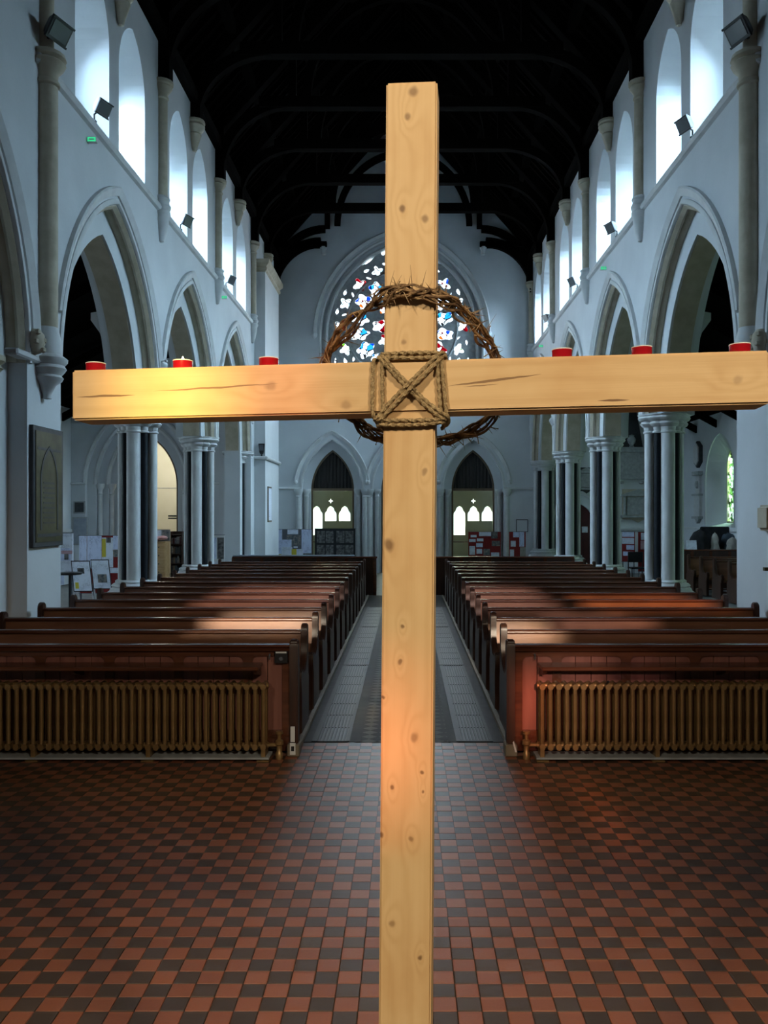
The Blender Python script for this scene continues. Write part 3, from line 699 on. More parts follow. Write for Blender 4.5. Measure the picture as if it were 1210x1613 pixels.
struct('ceiling_porch', mb, 'cream', 'flat cream porch ceiling beyond the west doorways', 'ceiling')
mb = MB(); mb.box((-6.7, YW + .3, 0), (-6.5, 32.1, 4.7)); struct('wall_porch_left', mb, 'cream', 'plain end wall of the west porch on the brass plaque side', 'wall')
mb = MB(); mb.box((6.5, YW + .3, 0), (6.7, 32.1, 4.7)); struct('wall_porch_right', mb, 'cream', 'plain end wall of the west porch on the lancet window side', 'wall')
lamp('daylight', 'AREA', (-.1, 33.0, 2.3), (0, -1, -.1), 1000, (0.97, 1.0, 0.90), 8.5, 3.2)
for i, x in enumerate(WX):
    nm = ['behind the black photograph board', 'behind the foot of the cross, in the middle', 'behind the red notice board'][i]
    d_ = struct('door_%d' % (i + 1), arch_loft([(-.06, .27), (-.06, .33), (.02, .33), (.02, .27)], x, .73, .92, 2.79, wmap, 12, zleg=0), 'frame_oak', 'glazed pointed doorway with dark curtain, ' + nm, 'door')
    obj('transom', MB().box((x - .72, YW + .26, 2.77), (x + .72, YW + .34, 2.86)), 'frame_oak', d_)
    obj('glass', MB().box((x - .70, YW + .295, .02), (x + .70, YW + .302, 2.8)), 'screen_glass', d_)
    obj('handle_bar', MB().box((x - .02, YW + .28, .02), (x + .02, YW + .32, 2.78)) if i == 1 else MB().box((x - .7, YW + .28, 1.02), (x + .7, YW + .31, 1.06)), 'frame_oak', d_)
    mb = MB(); tp = arch(x, .71, .92, 2.79, 14)
    n_ = 60; rows = []
    for k in range(n_ + 1):
        xx = x - .70 + 1.4 * k / n_; yy = YW + .37 + .02 * math.sin(k * 1.25) + .008 * math.sin(k * .37)
        zt = 2.79 + math.sqrt(max(0, (1.63) ** 2 - (abs(xx - x) + .92) ** 2))
        rows.append([(xx, yy, 2.80), (xx, yy, max(zt, 2.81)), (xx, yy + .012, max(zt, 2.81)), (xx, yy + .012, 2.80)])
    obj('curtain', mb.rings(rows), 'curtain', d_, smooth=True)

# --- west end block on the plaque side (stair turret)
t = MB().box((XL - .9, 24.62, 0), (-4.08, 27.2, 9.05))
tw = struct('wall_block', t, 'wall', 'plain white wall block projecting past the last pier, loudspeaker on its ledge', 'wall')
obj('cornice', MB().rings([[(x0, 24.62 - e, z), (-4.08 + e, 24.62 - e, z), (-4.08 + e, 27.2 + e, z), (x0, 27.2 + e, z)] for x0 in (XL - .9,) for e, z in ((0, 9.0), (.05, 9.04), (.06, 9.1), (.03, 9.14), (.12, 9.24), (.13, 9.34), (.0, 9.38))]), 'stone', tw)
obj('ledge', MB().box((XL - .1, 24.52, 3.56), (-4.0, 27.25, 3.66)), 'stone_pale', tw, bevel=.03)

# --- aisles
def aisle(s, XA, yw, label_far):
    mb = MB(); mp = (lambda y, z, d: (XA + s * d, y, z))
    wy = [25.5, 20.6, 15.8, 11.0] if s > 0 else [21.5, 17.0, 12.5]
    OA = lambda y: arch_opening(y - .25, 1.2, .2, 3.0, 1.60, 10); IA = lambda y: arch_opening(y, .29, .35, 3.38, 1.72, 10)
    plate(rect(YE, 0, YW + .3, 5.0), [OA(y) for y in wy], mp, 0, .03, mb)
    plate(rect(YE, 0, YW + .3, 5.0), [IA(y) for y in wy], mp, .40, .58, mb)
    for y in wy:
        o_, i_ = OA(y), IA(y); n_ = len(o_)
        mb.add([mp(p, q, .03) for p, q in o_] + [mp(p, q, .401) for p, q in i_], [(k, (k + 1) % n_, n_ + (k + 1) % n_, n_ + k) for k in range(n_)])
    wa = struct('wall_aisle_left' if s < 0 else 'wall_aisle_right', mb, 'wall', 'white outer aisle wall on the ' + SIDE[s], 'wall')
    obj('string_course', MB().box((XA - s * .05, YE, 1.48), (XA + s * .02, YW, 1.56)), 'stone_pale', wa)
    global wn
    for y in wy:
        w_ = struct('window_%d' % wn, plate(arch_opening(y, .30, .35, 3.38, 1.71, 10), [arch_opening(y, .25, .35, 3.38, 1.77, 10)], mp, .42, .50, MB()), 'stone', 'narrow leaded lancet window in a splayed recess of the ' + SIDE[s] + ' aisle', 'window')
        w_['group'] = 'lancets of the %s aisle' % SIDE[s]; wn += 1
        obj('pane', plate(arch_opening(y, .27, .35, 3.38, 1.75, 10), [], mp, .455, .463, MB()), 'green_glass' if s > 0 else 'clear_glass', w_)
        lamp('daylight', 'AREA', (XA + s * .95, y, 2.9), (-s, 0, -.3), P_AISLE, (0.78, 0.90, 1.0), 1.1, 2.8)
    Xn = (XL - T) if s < 0 else (XR + T)
    mb = MB().prism([(XA + s * .6, 4.72), (Xn, 6.98), (Xn, 7.15), (XA + s * .6, 4.90)], lambda x, z, y: (x, y, z), YE, YW + .3)
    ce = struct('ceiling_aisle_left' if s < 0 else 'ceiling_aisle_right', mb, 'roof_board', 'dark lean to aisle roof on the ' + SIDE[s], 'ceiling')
    for k in range(13):
        y = 6.2 + k * 1.75
        obj('rafter', MB().prism([(XA, 4.80), (XA, 4.58), (Xn, 6.83), (Xn, 7.03)], lambda x, z, y_: (x, y_, z), y, y + .12), 'roof', ce)
aisle(-1, AL, 24.3, ''); aisle(1, AR, YW, '')

# aisle end wall with the moulded doorway (plaque side)
em = lambda x, z, d: (x, 24.35 + d, z)
DX, DA, DC, DZ = -7.50, 0.84, .85, 2.84
mb = MB()
for e, d0, d1 in ((.85, 0, .14), (.58, .14, .3), (.28, .3, .46), (0, .46, .7)):
    plate([(AL - .1, 0), (DX - DA - e, 0)] + arch(DX, DA + e, DC, DZ, 12) + [(DX + DA + e, 0), (XL - .6, 0), (XL - .6, 6.6), (AL - .1, 4.75)], [], em, d0, d1, mb)
we = struct('wall_aisle_end', mb, 'wall', 'aisle end wall with a deep moulded pointed doorway behind the notice stands', 'wall')
for e, d0 in ((.85, 0), (.58, .14), (.28, .3)):
    obj('arch_roll', arch_loft([(e - .01, d0 + .03), (e - .02, d0 - .03), (e + .04, d0 - .05), (e + .09, d0 - .03), (e + .09, d0 + .03)], DX, DA, DC, DZ, em, 12), 'stone_pale', we, smooth=True)
for q in (-1, 1):
    for e, d0 in ((.50, .22), (.22, .38)):
        obj('jamb_shaft', MB().lathe([(.10, 0), (.10, .3), (.065, .36), (.065, 2.55), (.085, 2.57), (.065, 2.6), (.07, 2.68), (.12, 2.76), (.13, 2.86)], (DX + q * (DA + e), 24.35 + d0, 0), 12), 'stone_pale', we, smooth=True)
obj('string_course', MB().box((AL, 24.30, 2.82), (DX - DA - .82, 24.4, 2.89)), 'stone_pale', we, bevel=.015)
obj('string_course', MB().box((DX + DA + .82, 24.30, 2.82), (XL - .7, 24.4, 2.89)), 'stone_pale', we, bevel=.015)
d_ = struct('door_4', arch_loft([(-.05, .50), (-.05, .58), (.01, .58), (.01, .50)], DX, DA, DC, DZ, em, 12, zleg=0), 'frame_oak', 'open glazed doorway to the cream lit room behind the chest of drawers', 'door')
for q in (-1, 1):
    for z in (1.93, 1.86):
        obj('door_bar', MB().box((DX + q * (DA - .03), 24.86, z - .022), (DX + q * (DA - .30), 24.9, z + .022)), 'black', d_)
# the room beyond it
mb = MB(); mb.box((AL, YW - .1, 0), (XL - .9, YW + .1, 6.9)); mb.box((XL - 1.0, 25.1, 0), (XL - .9, YW, 6.9))
struct('wall_room', mb, 'cream', 'cream walls of the lit room behind the plaque side aisle', 'wall')
struct('trim_3', MB().box((AL, YW - .115, 2.84), (XL - .9, YW - .095, 2.865)), 'grey_marble', 'thin dark line along the cream room wall', 'trim')
lamp('room_lamp', 'POINT', (-7.4, 26.6, 4.2), (0, 0, -1), 60, (1.0, 0.96, 0.82), shadow_soft_size=.25)
# west wall of the other aisle, red door
mb = plate([(XR + .6, 0), (5.25, 0)] + arch(5.80, .55, .3, 1.55, 10) + [(6.35, 0), (AR + .1, 0), (AR + .1, 4.9), (XR + .6, 7.1)], [], wmap, 0, .3, MB())
wr = struct('wall_aisle_west', mb, 'wall', 'white end wall of the lancet side aisle carrying the large memorials', 'wall')
obj('hood_mould', arch_loft([(.30, .02), (.30, -.05), (.36, -.08), (.42, -.05), (.42, .02)], 5.80, .55, .3, 1.55, wmap, 12, zmin=1.7), 'stone_pale', wr, smooth=True)
obj('string_course', MB().box((6.35, YW - .06, 1.44), (AR, YW + .02, 1.52)), 'stone_pale', wr)
d_ = struct('door_5', plate(arch_opening(5.80, .55, .3, 1.55, 0, 12), [], wmap, .12, .18, MB()), 'door_red', 'dark red arched door with a small paper notice', 'door')
obj('notice', MB().box((5.93, YW + .09, 1.36), (6.12, YW + .121, 1.56)), 'paper', d_)
for k in range(6): obj('door_board', MB().box((5.27 + k * .178, YW + .10, .02), (5.27 + k * .178 + .168, YW + .13, 1.5)), 'door_red', d_)

# --- roof
slope = lambda x0, z0: None
mb = MB()
xl, xr = XL - .5, XR + .5
mb.prism([(xl, ZP + .12), (XC, 16.1), (xr, ZP + .12), (xr + .15, ZP + .12), (XC, 16.35), (xl - .15, ZP + .12)], lambda x, z, y: (x, y, z), YE, YW + .7)
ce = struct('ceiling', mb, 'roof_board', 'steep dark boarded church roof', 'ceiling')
sl = (16.1 - ZP - .12) / (XC - xl)
for s in (-1, 1):
    for f in (.03, .28, .52, .76, .97):
        xx = (xl if s < 0 else xr) + (XC - (xl if s < 0 else xr)) * f; zz = ZP + .12 + (16.1 - ZP - .12) * f
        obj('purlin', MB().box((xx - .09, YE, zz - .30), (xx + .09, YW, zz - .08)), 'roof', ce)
    obj('wall_plate', MB().box(((XL - .25, YE, ZP - .02) if s < 0 else (XR + .25, YE, ZP - .02)), ((XL + .16, YW, ZP + .2) if s < 0 else (XR - .16, YW, ZP + .2))), 'roof', ce)
    for k in range(64):
        y = 8.2 + k * .32
        xw, xo = (XL - .2 if s < 0 else XR + .2), XC
        obj('common_rafter', MB().prism([(xw, ZP + .48), (xw, ZP + .34), (xo, 15.72), (xo, 15.92)], lambda x, z, y_: (x, y_, z), y, y + .08) if k == 0 else bpy.data.meshes['common_rafter' if s < 0 else 'common_rafter.001'], 'roof', ce, (0, k * .32, 0) if k else None)
def ellipse_band(x0, z0, x1, z1, w_, n=14):
    """curved brace: vertical at (x0, z0), level at (x1, z1), w_ thick on the outside"""
    a = x1 - x0; b = z1 - z0; sg = 1 if a > 0 else -1; inn = []; out = []
    for k in range(n + 1):
        t = PI / 2 * k / n
        inn.append((x1 - a * math.cos(t), z0 + b * math.sin(t))); out.append((x1 - (a + sg * w_) * math.cos(t), z0 + (b + w_) * math.sin(t)))
    return inn + out[::-1]
tmap = lambda x, z, y: (x, y, z)
def truss(y, i, zfoot):
    west = y > 28
    t = thing('roof_truss', '%s arch braced roof truss counted from the west wall' % ORD[i], 'roof truss', (XC, y, 0), group='roof trusses')
    hw = XR - XC
    for s in (-1, 1):
        obj('wall_post', MB().box((s * hw, -.12, zfoot), (s * (hw - .20), .12, ZP + .9)), 'roof', t)
        obj('brace', MB().prism(ellipse_band(s * (hw - .18), zfoot + .1, s * 2.6, 11.37, .22), tmap, -.09, .09), 'roof', t)
        obj('principal_rafter', MB().prism([(s * (hw + .1), ZP + .15), (s * (hw + .1), ZP + .6), (0, 15.85), (0, 15.4)], tmap, -.12, .12), 'roof', t)
        obj('upper_brace', MB().prism(ellipse_band(s * 2.1, 11.6, 0, 13.9, .20), tmap, -.08, .08), 'roof', t)
        obj('queen_strut', MB().box((s * 2.45, -.08, 11.5), (s * 2.62, .08, 13.2)), 'roof', t)
        if west:
            obj('hammer_beam', MB().box((s * hw, -.1, 10.86), (s * 2.55, .1, 11.05)), 'roof', t)
            obj('pendant', MB().lathe([(.06, 10.62), (.08, 10.66), (.07, 10.76), (.12, 10.84), (.12, 10.88)], (s * 2.66, 0, 0), 10), 'stone_pale', t, smooth=True)
            obj('lower_brace', MB().prism(ellipse_band(s * (hw - .1), 9.35, s * 2.75, 10.88, .3), tmap, -.1, .1), 'roof', t)
    if not west:
        obj('collar', MB().box((-3.3, -.12, 11.37), (3.3, .12, 11.62)), 'roof', t)
        obj('upper_collar', MB().box((-1.6, -.1, 13.9), (1.6, .1, 14.1)), 'roof', t)
ty = [28.35, 26.45, 24.2, 21.95, 19.7, 17.45, 15.2, 12.95, 10.3, 8.0]
for i, y in enumerate(ty): truss(y, i, 9.70 if i % 2 == 0 else 10.04)

# --- east end behind the photographer: closes the chancel, its added panes shape the sun into patches
emap = lambda x, z, d: (x, YE - d, z)
EP = []
def gobo_pane(x0, z0, x1, z1, m): EP.append((rect(x0, z0, x1, z1), m))
def sun_pane(x0, x1, y0, y1, z, m):
    """pane whose sunbeam falls on the strip x0..x1, y0..y1 at height z"""
    gobo_pane(x0, z + SUN_TAN * (y0 - YE), x1, z + SUN_TAN * (y1 - YE), m)
def tint(name, c):
    m = stained(name, [(0, c), (0.5, tuple(min(1, q * 1.15) for q in c))], 9, 0.3); return m
M['tint_yellow'] = tint('yellow gobo glass', (0.98, 0.82, 0.50))
M['tint_pink'] = tint('pink gobo glass', (0.62, 0.34, 0.28))
M['tint_white'] = tint('clear gobo glass', (1.0, 0.94, 0.84))
M['tint_dim'] = tint('pale rose gobo glass', (0.42, 0.35, 0.34))
M['tint_faint'] = tint('faint lilac gobo glass', (0.20, 0.16, 0.17))
M['tint_orange'] = tint('orange gobo glass', (0.55, 0.36, 0.24))
gobo_pane(-.54, 5.40, -.37, 6.02, 'tint_yellow')
gobo_pane(-.30, 5.40, -.20, 6.02, 'tint_pink')
gobo_pane(-.12, 4.93, .03, 5.20, 'tint_pink')
sun_pane(-2.1, -1.0, 8.6, 9.9, .8, 'tint_white')
sun_pane(-2.7, -1.0, 10.4, 13.6, .85, 'tint_dim')
sun_pane(.86, 1.45, 8.0, 9.2, .8, 'tint_white')
sun_pane(.86, 1.9, 10.2, 13.4, .85, 'tint_dim')
sun_pane(1.6, 2.6, 8.4, 9.8, .85, 'tint_dim')
sun_pane(2.3, 3.9, 10.3, 11.9, .85, 'tint_orange')
gobo_pane(.92, 5.22, 1.10, 5.85, 'tint_pink')
gobo_pane(1.12, 5.22, 1.62, 6.02, 'tint_dim')
gobo_pane(1.66, 5.22, 2.1, 6.0, 'tint_faint')
gobo_pane(1.20, 4.50, 1.42, 4.95, 'tint_orange')
mb = plate([(AL, 0), (AR, 0), (AR, 5), (XR + .9, 7.1), (XR + .9, ZP), (XC, 16.2), (XL - .9, ZP), (XL - .9, 7.1), (AL, 5)], [p for p, _ in EP], emap, 0, .12, MB())
we_ = struct('wall_east', mb, 'wall', 'east wall behind the photographer with added tinted panes that shape the sun', 'wall')
EW = struct('window_%d' % wn, MB().box((-4.0, YE - .02, 3.9), (4.0, YE + .02, 4.0)), 'stone', 'sill under the added sun panes behind the photographer', 'window'); wn += 1
for p, m in EP:
    obj('pane', plate([(q[0] + (q[0] - p[0][0] - .01 if 0 else 0), q[1]) for q in p], [], emap, .05, .055, MB()), m, EW)

# ------------------------------------------------------------------ the cross
YAW, LEAN, ROLL = -math.radians(5.0), math.radians(1.2), math.radians(0.33)
mc = Matrix.Translation((0.006, 1.615, 2.241)) @ Matrix.Rotation(YAW, 4, 'Z') @ Matrix.Rotation(-LEAN, 4, 'X') @ Matrix.Rotation(ROLL, 4, 'Y')
HB = 0.049                     # half width of the timber
zfoot = -(2.241 - 0.40) / math.cos(LEAN)
foot = mc @ Vector((0, 0, zfoot))
ct = thing('wooden_cross', 'large planed pine cross of two lashed beams standing at the chancel step', 'cross')
ct.matrix_world = Matrix.Translation(foot) @ (mc.to_3x3().to_4x4())
ZO = -zfoot                    # height of the arm centre in the cross's own frame
S = 1.62 / F
kn = [(650, 150, 9, .62), (642, 186, 6, .6), (633, 331, 6, .75), (670, 345, 7, .6), (637, 538, 5, .5), (670, 742, 5, .5), (614, 860, 10, .72), (636, 990, 4, .75), (631, 1050, 4, .7), (605, 1107, 4, .8),
      (655, 1168, 7, .5), (667, 1225, 4, .8), (620, 1252, 4, .75), (603, 1330, 5, .75), (650, 1334, 5, .55), (620, 1476, 6, .5), (664, 1530, 4, .8), (668, 1258, 2.5, .7)]
knots = []
for u, v, r, d in kn:
    zz = (609 - v) * S * (1 - (v - 609) * .00004); xx = (u - (645.5 - (v - 609) * .0048)) * S
    knots.append((zz, xx, r * S, d))
post_top = (609 - 128) * S * 1.007
mb = MB().box((-HB, 0, zfoot), (HB, .08, post_top))
obj('post', mb, cross_wood('pine post', 2, knots, []), ct, (0, 0, ZO), bevel=.0035, seg=2)
akn = [((545 - 645) * S, (609 - 636) * S, 9 * S, .35), ((425 - 645) * S, (609 - 603) * S, 9 * S, .35), ((1145 - 645) * S, (609 - 612) * S, 8 * S, .3)]
cr = [(-.655, -.004, -.535, -.003, .0022, .8), (-.50, .003, -.25, .012, .0018, .75), (.07, -.002, .25, .016, .0024, .75), (.35, -.036, .41, -.036, .0022, .85), (.10, -.004, .17, 0, .001, .7)]
arm = MB().box((-.664, 0, -HB), (.661, .08, HB))
ao = obj('arm', arm, cross_wood('pine arm', 0, akn, cr), ct, (0, -.004, ZO), bevel=.0035, seg=2)
AR_T = -math.radians(0.75)
ao.rotation_euler = (0, AR_T - ROLL + math.radians(.0), 0)
obj('foot_block', MB().box((-.30, -.22, -.01), (.30, .32, .06)).box((-.09, -.06, .05), (.09, -.005, .35)).box((-.09, .105, .05), (.09, .16, .35)), 'pine', ct)
C2W = ct.matrix_world.copy() @ Matrix.Translation((0, 0, ZO))     # frame with its origin at the arm centre, front face y = 0
armM = C2W @ Matrix.Rotation(AR_T - ROLL, 4, 'Y')

# tealights standing on the arm
tl = [(150, 0, 'unlit red tealight at the end of the cross arm nearest the brass plaque'), (287, 1, 'burning red tealight on the cross arm, flame showing'), (422, 0, 'unlit red tealight between the burning one and the rope lashing'),
      (882, 0, 'unlit red tealight nearest the rope lashing on the lancet window side'), (1007, 0, 'unlit red tealight in the middle of the cross arm half without flame'), (1161, 0, 'unlit red tealight at the arm end towards the lancet window')]
cupm = MB().lathe([(.0186, 0), (.0191, .001), (.0192, .0175), (.0194, .0185), (.0194, .0205), (.0182, .0205), (.0178, .0165), (0, .0165)], n=20).mesh('cup'); 
for u, lit, lab in tl:
    dl = 1.62 - (u - 645) * S * .087 + .05
    xx = (u - 640) * dl / F - .006
    t = thing('tealight', lab, 'candle', group='red tealights on the cross arm')
    t.matrix_world = armM @ Matrix.Translation((xx, .040, HB - .0002))
    obj('cup', cupm, 'cup_red', t, smooth=True)
    obj('rim', MB().rings([[(r * math.cos(2 * PI * k / 20), r * math.sin(2 * PI * k / 20), z) for r, z in ((.0186, .0200), (.0198, .0200), (.0198, .0216), (.0186, .0216))] for k in range(20)], closed=True), 'wax', t)
    obj('wax', MB().lathe([(.0172, .0155), (.0172, .0180), (0, .0182)], n=16), 'wax', t)
    obj('wick', MB().cyl((0, 0, .0175), (.0005, 0, .0235), .0006, 6), 'black', t)
    if lit: obj('flame', MB().lathe([(0, .0195), (.0022, .021), (.0030, .0235), (.0018, .0275), (0, .031)], n=10), 'flame', t, smooth=True)

# rope lashing
def P2(u, v, y): return Vector(((u - 645.5) * S, y, (609 - v) * S))
def dense(pts, step=.0035):
    """smooth polyline through the points"""
    out = []; n = len(pts)
    for i in range(n - 1):
        p0 = pts[max(i - 1, 0)]; p1 = pts[i]; p2 = pts[i + 1]; p3 = pts[min(i + 2, n - 1)]
        k = max(2, int((p2 - p1).length / step))
        for j in range(k):
            t = j / k
            out.append(.5 * ((2 * p1) + (p2 - p0) * t + (2 * p0 - 5 * p1 + 4 * p2 - p3) * t * t + (3 * p1 - p0 - 3 * p2 + p3) * t ** 3))
    return out + [pts[-1]]
rope = thing('rope_lashing', 'tan sisal rope lashed crosswise over the joint of the cross', 'rope'); rope.matrix_world = C2W
RR = .0046
def rp(pts): obj('rope_strand', MB().tube(dense([P2(*p) for p in pts]), RR, 10, lobes=3, pitch=.046), 'rope', rope, smooth=True)
fy = -.010
rp([(604, 557, .09), (600, 558, .03), (602, 558, -.004), (612, 558, -.006), (650, 557, -.007), (684, 557, -.006), (694, 558, -.004), (697, 559, .03), (690, 560, .09)])
rp([(603, 564, .09), (599, 564, .03), (604, 564, -.006), (650, 565, -.007), (690, 564, -.006), (696, 564, .0), (697, 564, .04)])
rp([(592, 562, .06), (591, 565, .02), (590, 568, -.006), (589, 585, -.009), (588, 640, -.009), (590, 657, -.006), (592, 660, .02), (594, 660, .06)])
rp([(602, 563, .05), (602, 566, .0), (603, 575, -.009), (604, 615, -.009), (605, 648, -.009), (604, 656, -.006), (603, 659, .02), (603, 659, .06)])
rp([(690, 562, .05), (690, 566, -.004), (690, 575, -.009), (692, 610, -.009), (695, 645, -.009), (697, 657, -.006), (698, 660, .03)])
rp([(697, 560, .05), (696, 565, -.004), (697, 580, -.010), (701, 620, -.010), (704, 650, -.010), (706, 659, -.004), (704, 662, .03), (702, 662, .07)])
rp([(590, 655, .03), (592, 661, -.004), (597, 658, -.012), (620, 632, -.016), (643, 610, -.021), (668, 584, -.016), (692, 561, -.013), (699, 557, -.002), (700, 557, .03)])
rp([(594, 662, .03), (597, 664, -.006), (603, 660, -.013), (627, 636, -.016), (649, 614, -.021), (674, 589, -.016), (695, 567, -.013), (701, 562, -.002), (701, 561, .03)])
rp([(598, 561, .03), (597, 563, -.004), (602, 568, -.012), (622, 591, -.012), (643, 612, -.011), (665, 634, -.012), (690, 655, -.013), (700, 662, -.006), (704, 664, .03)])
rp([(603, 558, .03), (602, 561, -.004), (607, 566, -.012), (628, 590, -.012), (648, 609, -.011), (671, 632, -.012), (697, 652, -.014), (706, 657, -.006), (706, 660, .03)])
rp([(598, 661, .09), (592, 662, .03), (596, 662, -.006), (605, 663, -.010), (650, 663, -.008), (690, 662, -.010), (703, 660, -.006), (706, 661, .03), (700, 661, .09)])
rp([(598, 668, .09), (594, 668, .03), (600, 669, -.005), (612, 670, -.008), (650, 670, -.007), (682, 668, -.008), (698, 666, -.005), (700, 666, .03), (694, 666, .09)])

# crown of thorns
crown = thing('crown_of_thorns', 'brown woven crown of thorns looped over the upright of the cross', 'crown'); crown.matrix_world = C2W
loop = [(650, 459, -.016), (690, 466, -.012), (722, 486, .02), (748, 516, .06), (764, 548, .10), (772, 580, .123), (776, 615, .128), (770, 648, .126), (748, 670, .122), (715, 685, .118), (672, 692, .116), (640, 693, .116), (605, 687, .116), (575, 674, .119), (550, 656, .124),
        (522, 632, .128), (504, 598, .126), (506, 565, .115), (522, 534, .08), (552, 504, .045), (584, 480, .012), (615, 464, -.012)]
base = []
for u, v, y in loop:
    q = P2(u, v, y); base.append(Vector((q.x * (1 + y / 1.62), q.y, q.z * (1 + y / 1.62) + 0.235 * y / 1.62)))
cl = []
N = len(base)
for i in range(N):
    p0, p1, p2, p3 = base[i - 1], base[i], base[(i + 1) % N], base[(i + 2) % N]
    for j in range(10):
        t = j / 10; cl.append(.5 * ((2 * p1) + (p2 - p0) * t + (2 * p0 - 5 * p1 + 4 * p2 - p3) * t * t + (3 * p1 - p0 - 3 * p2 + p3) * t ** 3))
NC = len(cl); cen = sum(cl, Vector()) / NC
rnd = random.Random(11)
th = MB()
for k in range(10):
    pts = []; rad = []; ph = rnd.uniform(0, 6.28); tw = rnd.choice((3, 4, 5, 6)); amp = rnd.uniform(.004, .013)
    for i in range(NC):
        a = 2 * PI * i / NC; r_ = (cl[i] - cen).normalized(); yv = Vector((0, 1, 0))
        nz_ = noise.noise_vector(cl[i] * 22 + Vector((k * 9, 0, 0))) * .013
        yk = amp * math.sin(tw * a + ph)
        front = cl[i].y < .0
        pts.append(cl[i] + r_ * amp * 1.15 * math.cos(tw * a + ph) + yv * (min(yk, -.001) if front else (abs(yk) if cl[i].y > .1 else yk)) * .9 + Vector((nz_.x, nz_.y * (0.3 if front else .6), nz_.z)))
        rad.append(.0021 + .0013 * noise.noise(cl[i] * 30 + Vector((0, k, 0))) + (.0008 if k < 2 else 0))
    obj('twig', MB().tube(pts, .002, 6, closed=True, rad=rad), 'twig', crown, smooth=True)
    for q in range(34):
        i = rnd.randrange(NC); p = pts[i]; r_ = (p - cen).normalized()
        d = (r_ * rnd.uniform(-.7, 1.3) + Vector((rnd.gauss(0, .6), rnd.gauss(-.1, .45), rnd.gauss(0, .6)))).normalized()
        if p.y < .0: d.y = -abs(d.y) * .6
        L = rnd.uniform(.008, .024) if rnd.random() < .8 else rnd.uniform(.024, .042)
        if p.y > .09 and p.z < .07 and p.z > -.06: continue
        th.cyl(p, p + d * L, .0014, 5, .0002)
    for q in range(5):                      # short snapped side twigs with buds
        i = rnd.randrange(NC); p = pts[i]; r_ = (p - cen).normalized()
        d = (r_ * rnd.uniform(.2, 1.2) + Vector((rnd.gauss(0, .7), -.15, rnd.gauss(0, .7)))).normalized(); e = p + d * rnd.uniform(.01, .02)
        th.cyl(p, e, .0011, 5, .0009); th.lathe([(0, -.002), (.0018, 0), (0, .002)], tuple(e), 6)
for u, v, u2, v2 in ((755, 520, 782, 478), (738, 507, 746, 470), (612, 462, 622, 430), (618, 462, 634, 437), (650, 458, 647, 422), (664, 458, 672, 430), (560, 505, 535, 485), (528, 528, 505, 520), (506, 560, 492, 540), (508, 566, 498, 530), (762, 548, 790, 530), (696, 468, 706, 440), (768, 575, 800, 555)):
    a = P2(u, v, -.012 if 600 < u < 690 else .09); b = P2(u2, v2, -.02 if 600 < u < 690 else .085); th.cyl(a, b, .0012, 5, .0002)
obj('thorns', th, 'thorn', crown)['kind'] = 'stuff'

# ------------------------------------------------------------------ pews
ZR = 0.90
def end_profile():
    """side view of a pew end, y towards the back"""
    pts = [(-.47, .03), (-.47, .40), (-.50, .46), (-.52, .53), (-.50, .59), (-.45, .61), (-.40, .585), (-.34, .56), (-.22, .57), (-.12, .63), (-.07, .72), (-.065, .82)]
    for k in range(9):
        t = PI - PI * k / 8; pts.append((-.005 + .06 * math.cos(t), .90 + .065 * math.sin(t)))
    return pts + [(.055, .5), (.09, .45), (.09, .03)]
pe = MB().prism(end_profile(), lambda y, z, x: (x, y, z), -.03, .03).mesh('pew_end'); bevel_mesh(pe, .009, 2); pe.materials.append(M['pew_dark'])
def make_pew(name, w_):
    t = bpy.data.objects.new(name, None); COL.objects.link(t); t.empty_display_size = .1
    for x in (0, w_): obj('pew_end', pe, None, t, (x, 0, 0), smooth=True)
    x0, x1 = .03, w_ - .03
    obj('backrest', MB().prism([(-.055, .40), (-.012, .875), (.018, .875), (-.02, .40)], lambda y, z, x: (x, y, z), x0, x1), 'pew_back', t)
    obj('top_rail', MB().prism([(-.04, .868), (-.045, .885), (-.03, .90), (.045, .90), (.05, .888), (.045, .868)], lambda y, z, x: (x, y, z), x0, x1), 'pew', t, bevel=.004)
    obj('seat', MB().box((x0, -.44, .405), (x1, -.03, .44)), 'pew', t, bevel=.008)
    obj('book_ledge', MB().prism([(.02, .74), (.02, .765), (.17, .735), (.17, .71)], lambda y, z, x: (x, y, z), x0, x1), 'pew', t)
    obj('seat_front', MB().box((x0, -.42, .30), (x1, -.39, .41)), 'pew_dark', t)
    obj('foot_rail', MB().box((x0, .12, .12), (x1, .22, .145)), 'pew', t)
    return t
protos = {}
ROW0, DROW, NROW = 8.05, .95, 13
for s in (-1, 1):
    xa = -0.96 if s < 0 else .92
    xb = -4.26 if s < 0 else 4.08
    for k in range(NROW):
        lab = '%s dark wooden pew back from the radiators, %s of the aisle' % (ORD[k], SIDE[s])
        if s not in protos:
            t = make_pew('pew', abs(xb - xa)); protos[s] = t
        else: t = copy_tree(protos[s])
        t.location = (min(xa, xb), ROW0 + k * DROW, 0.0)
        tag(t, lab, 'pew', 'pews on the ' + SIDE[s])
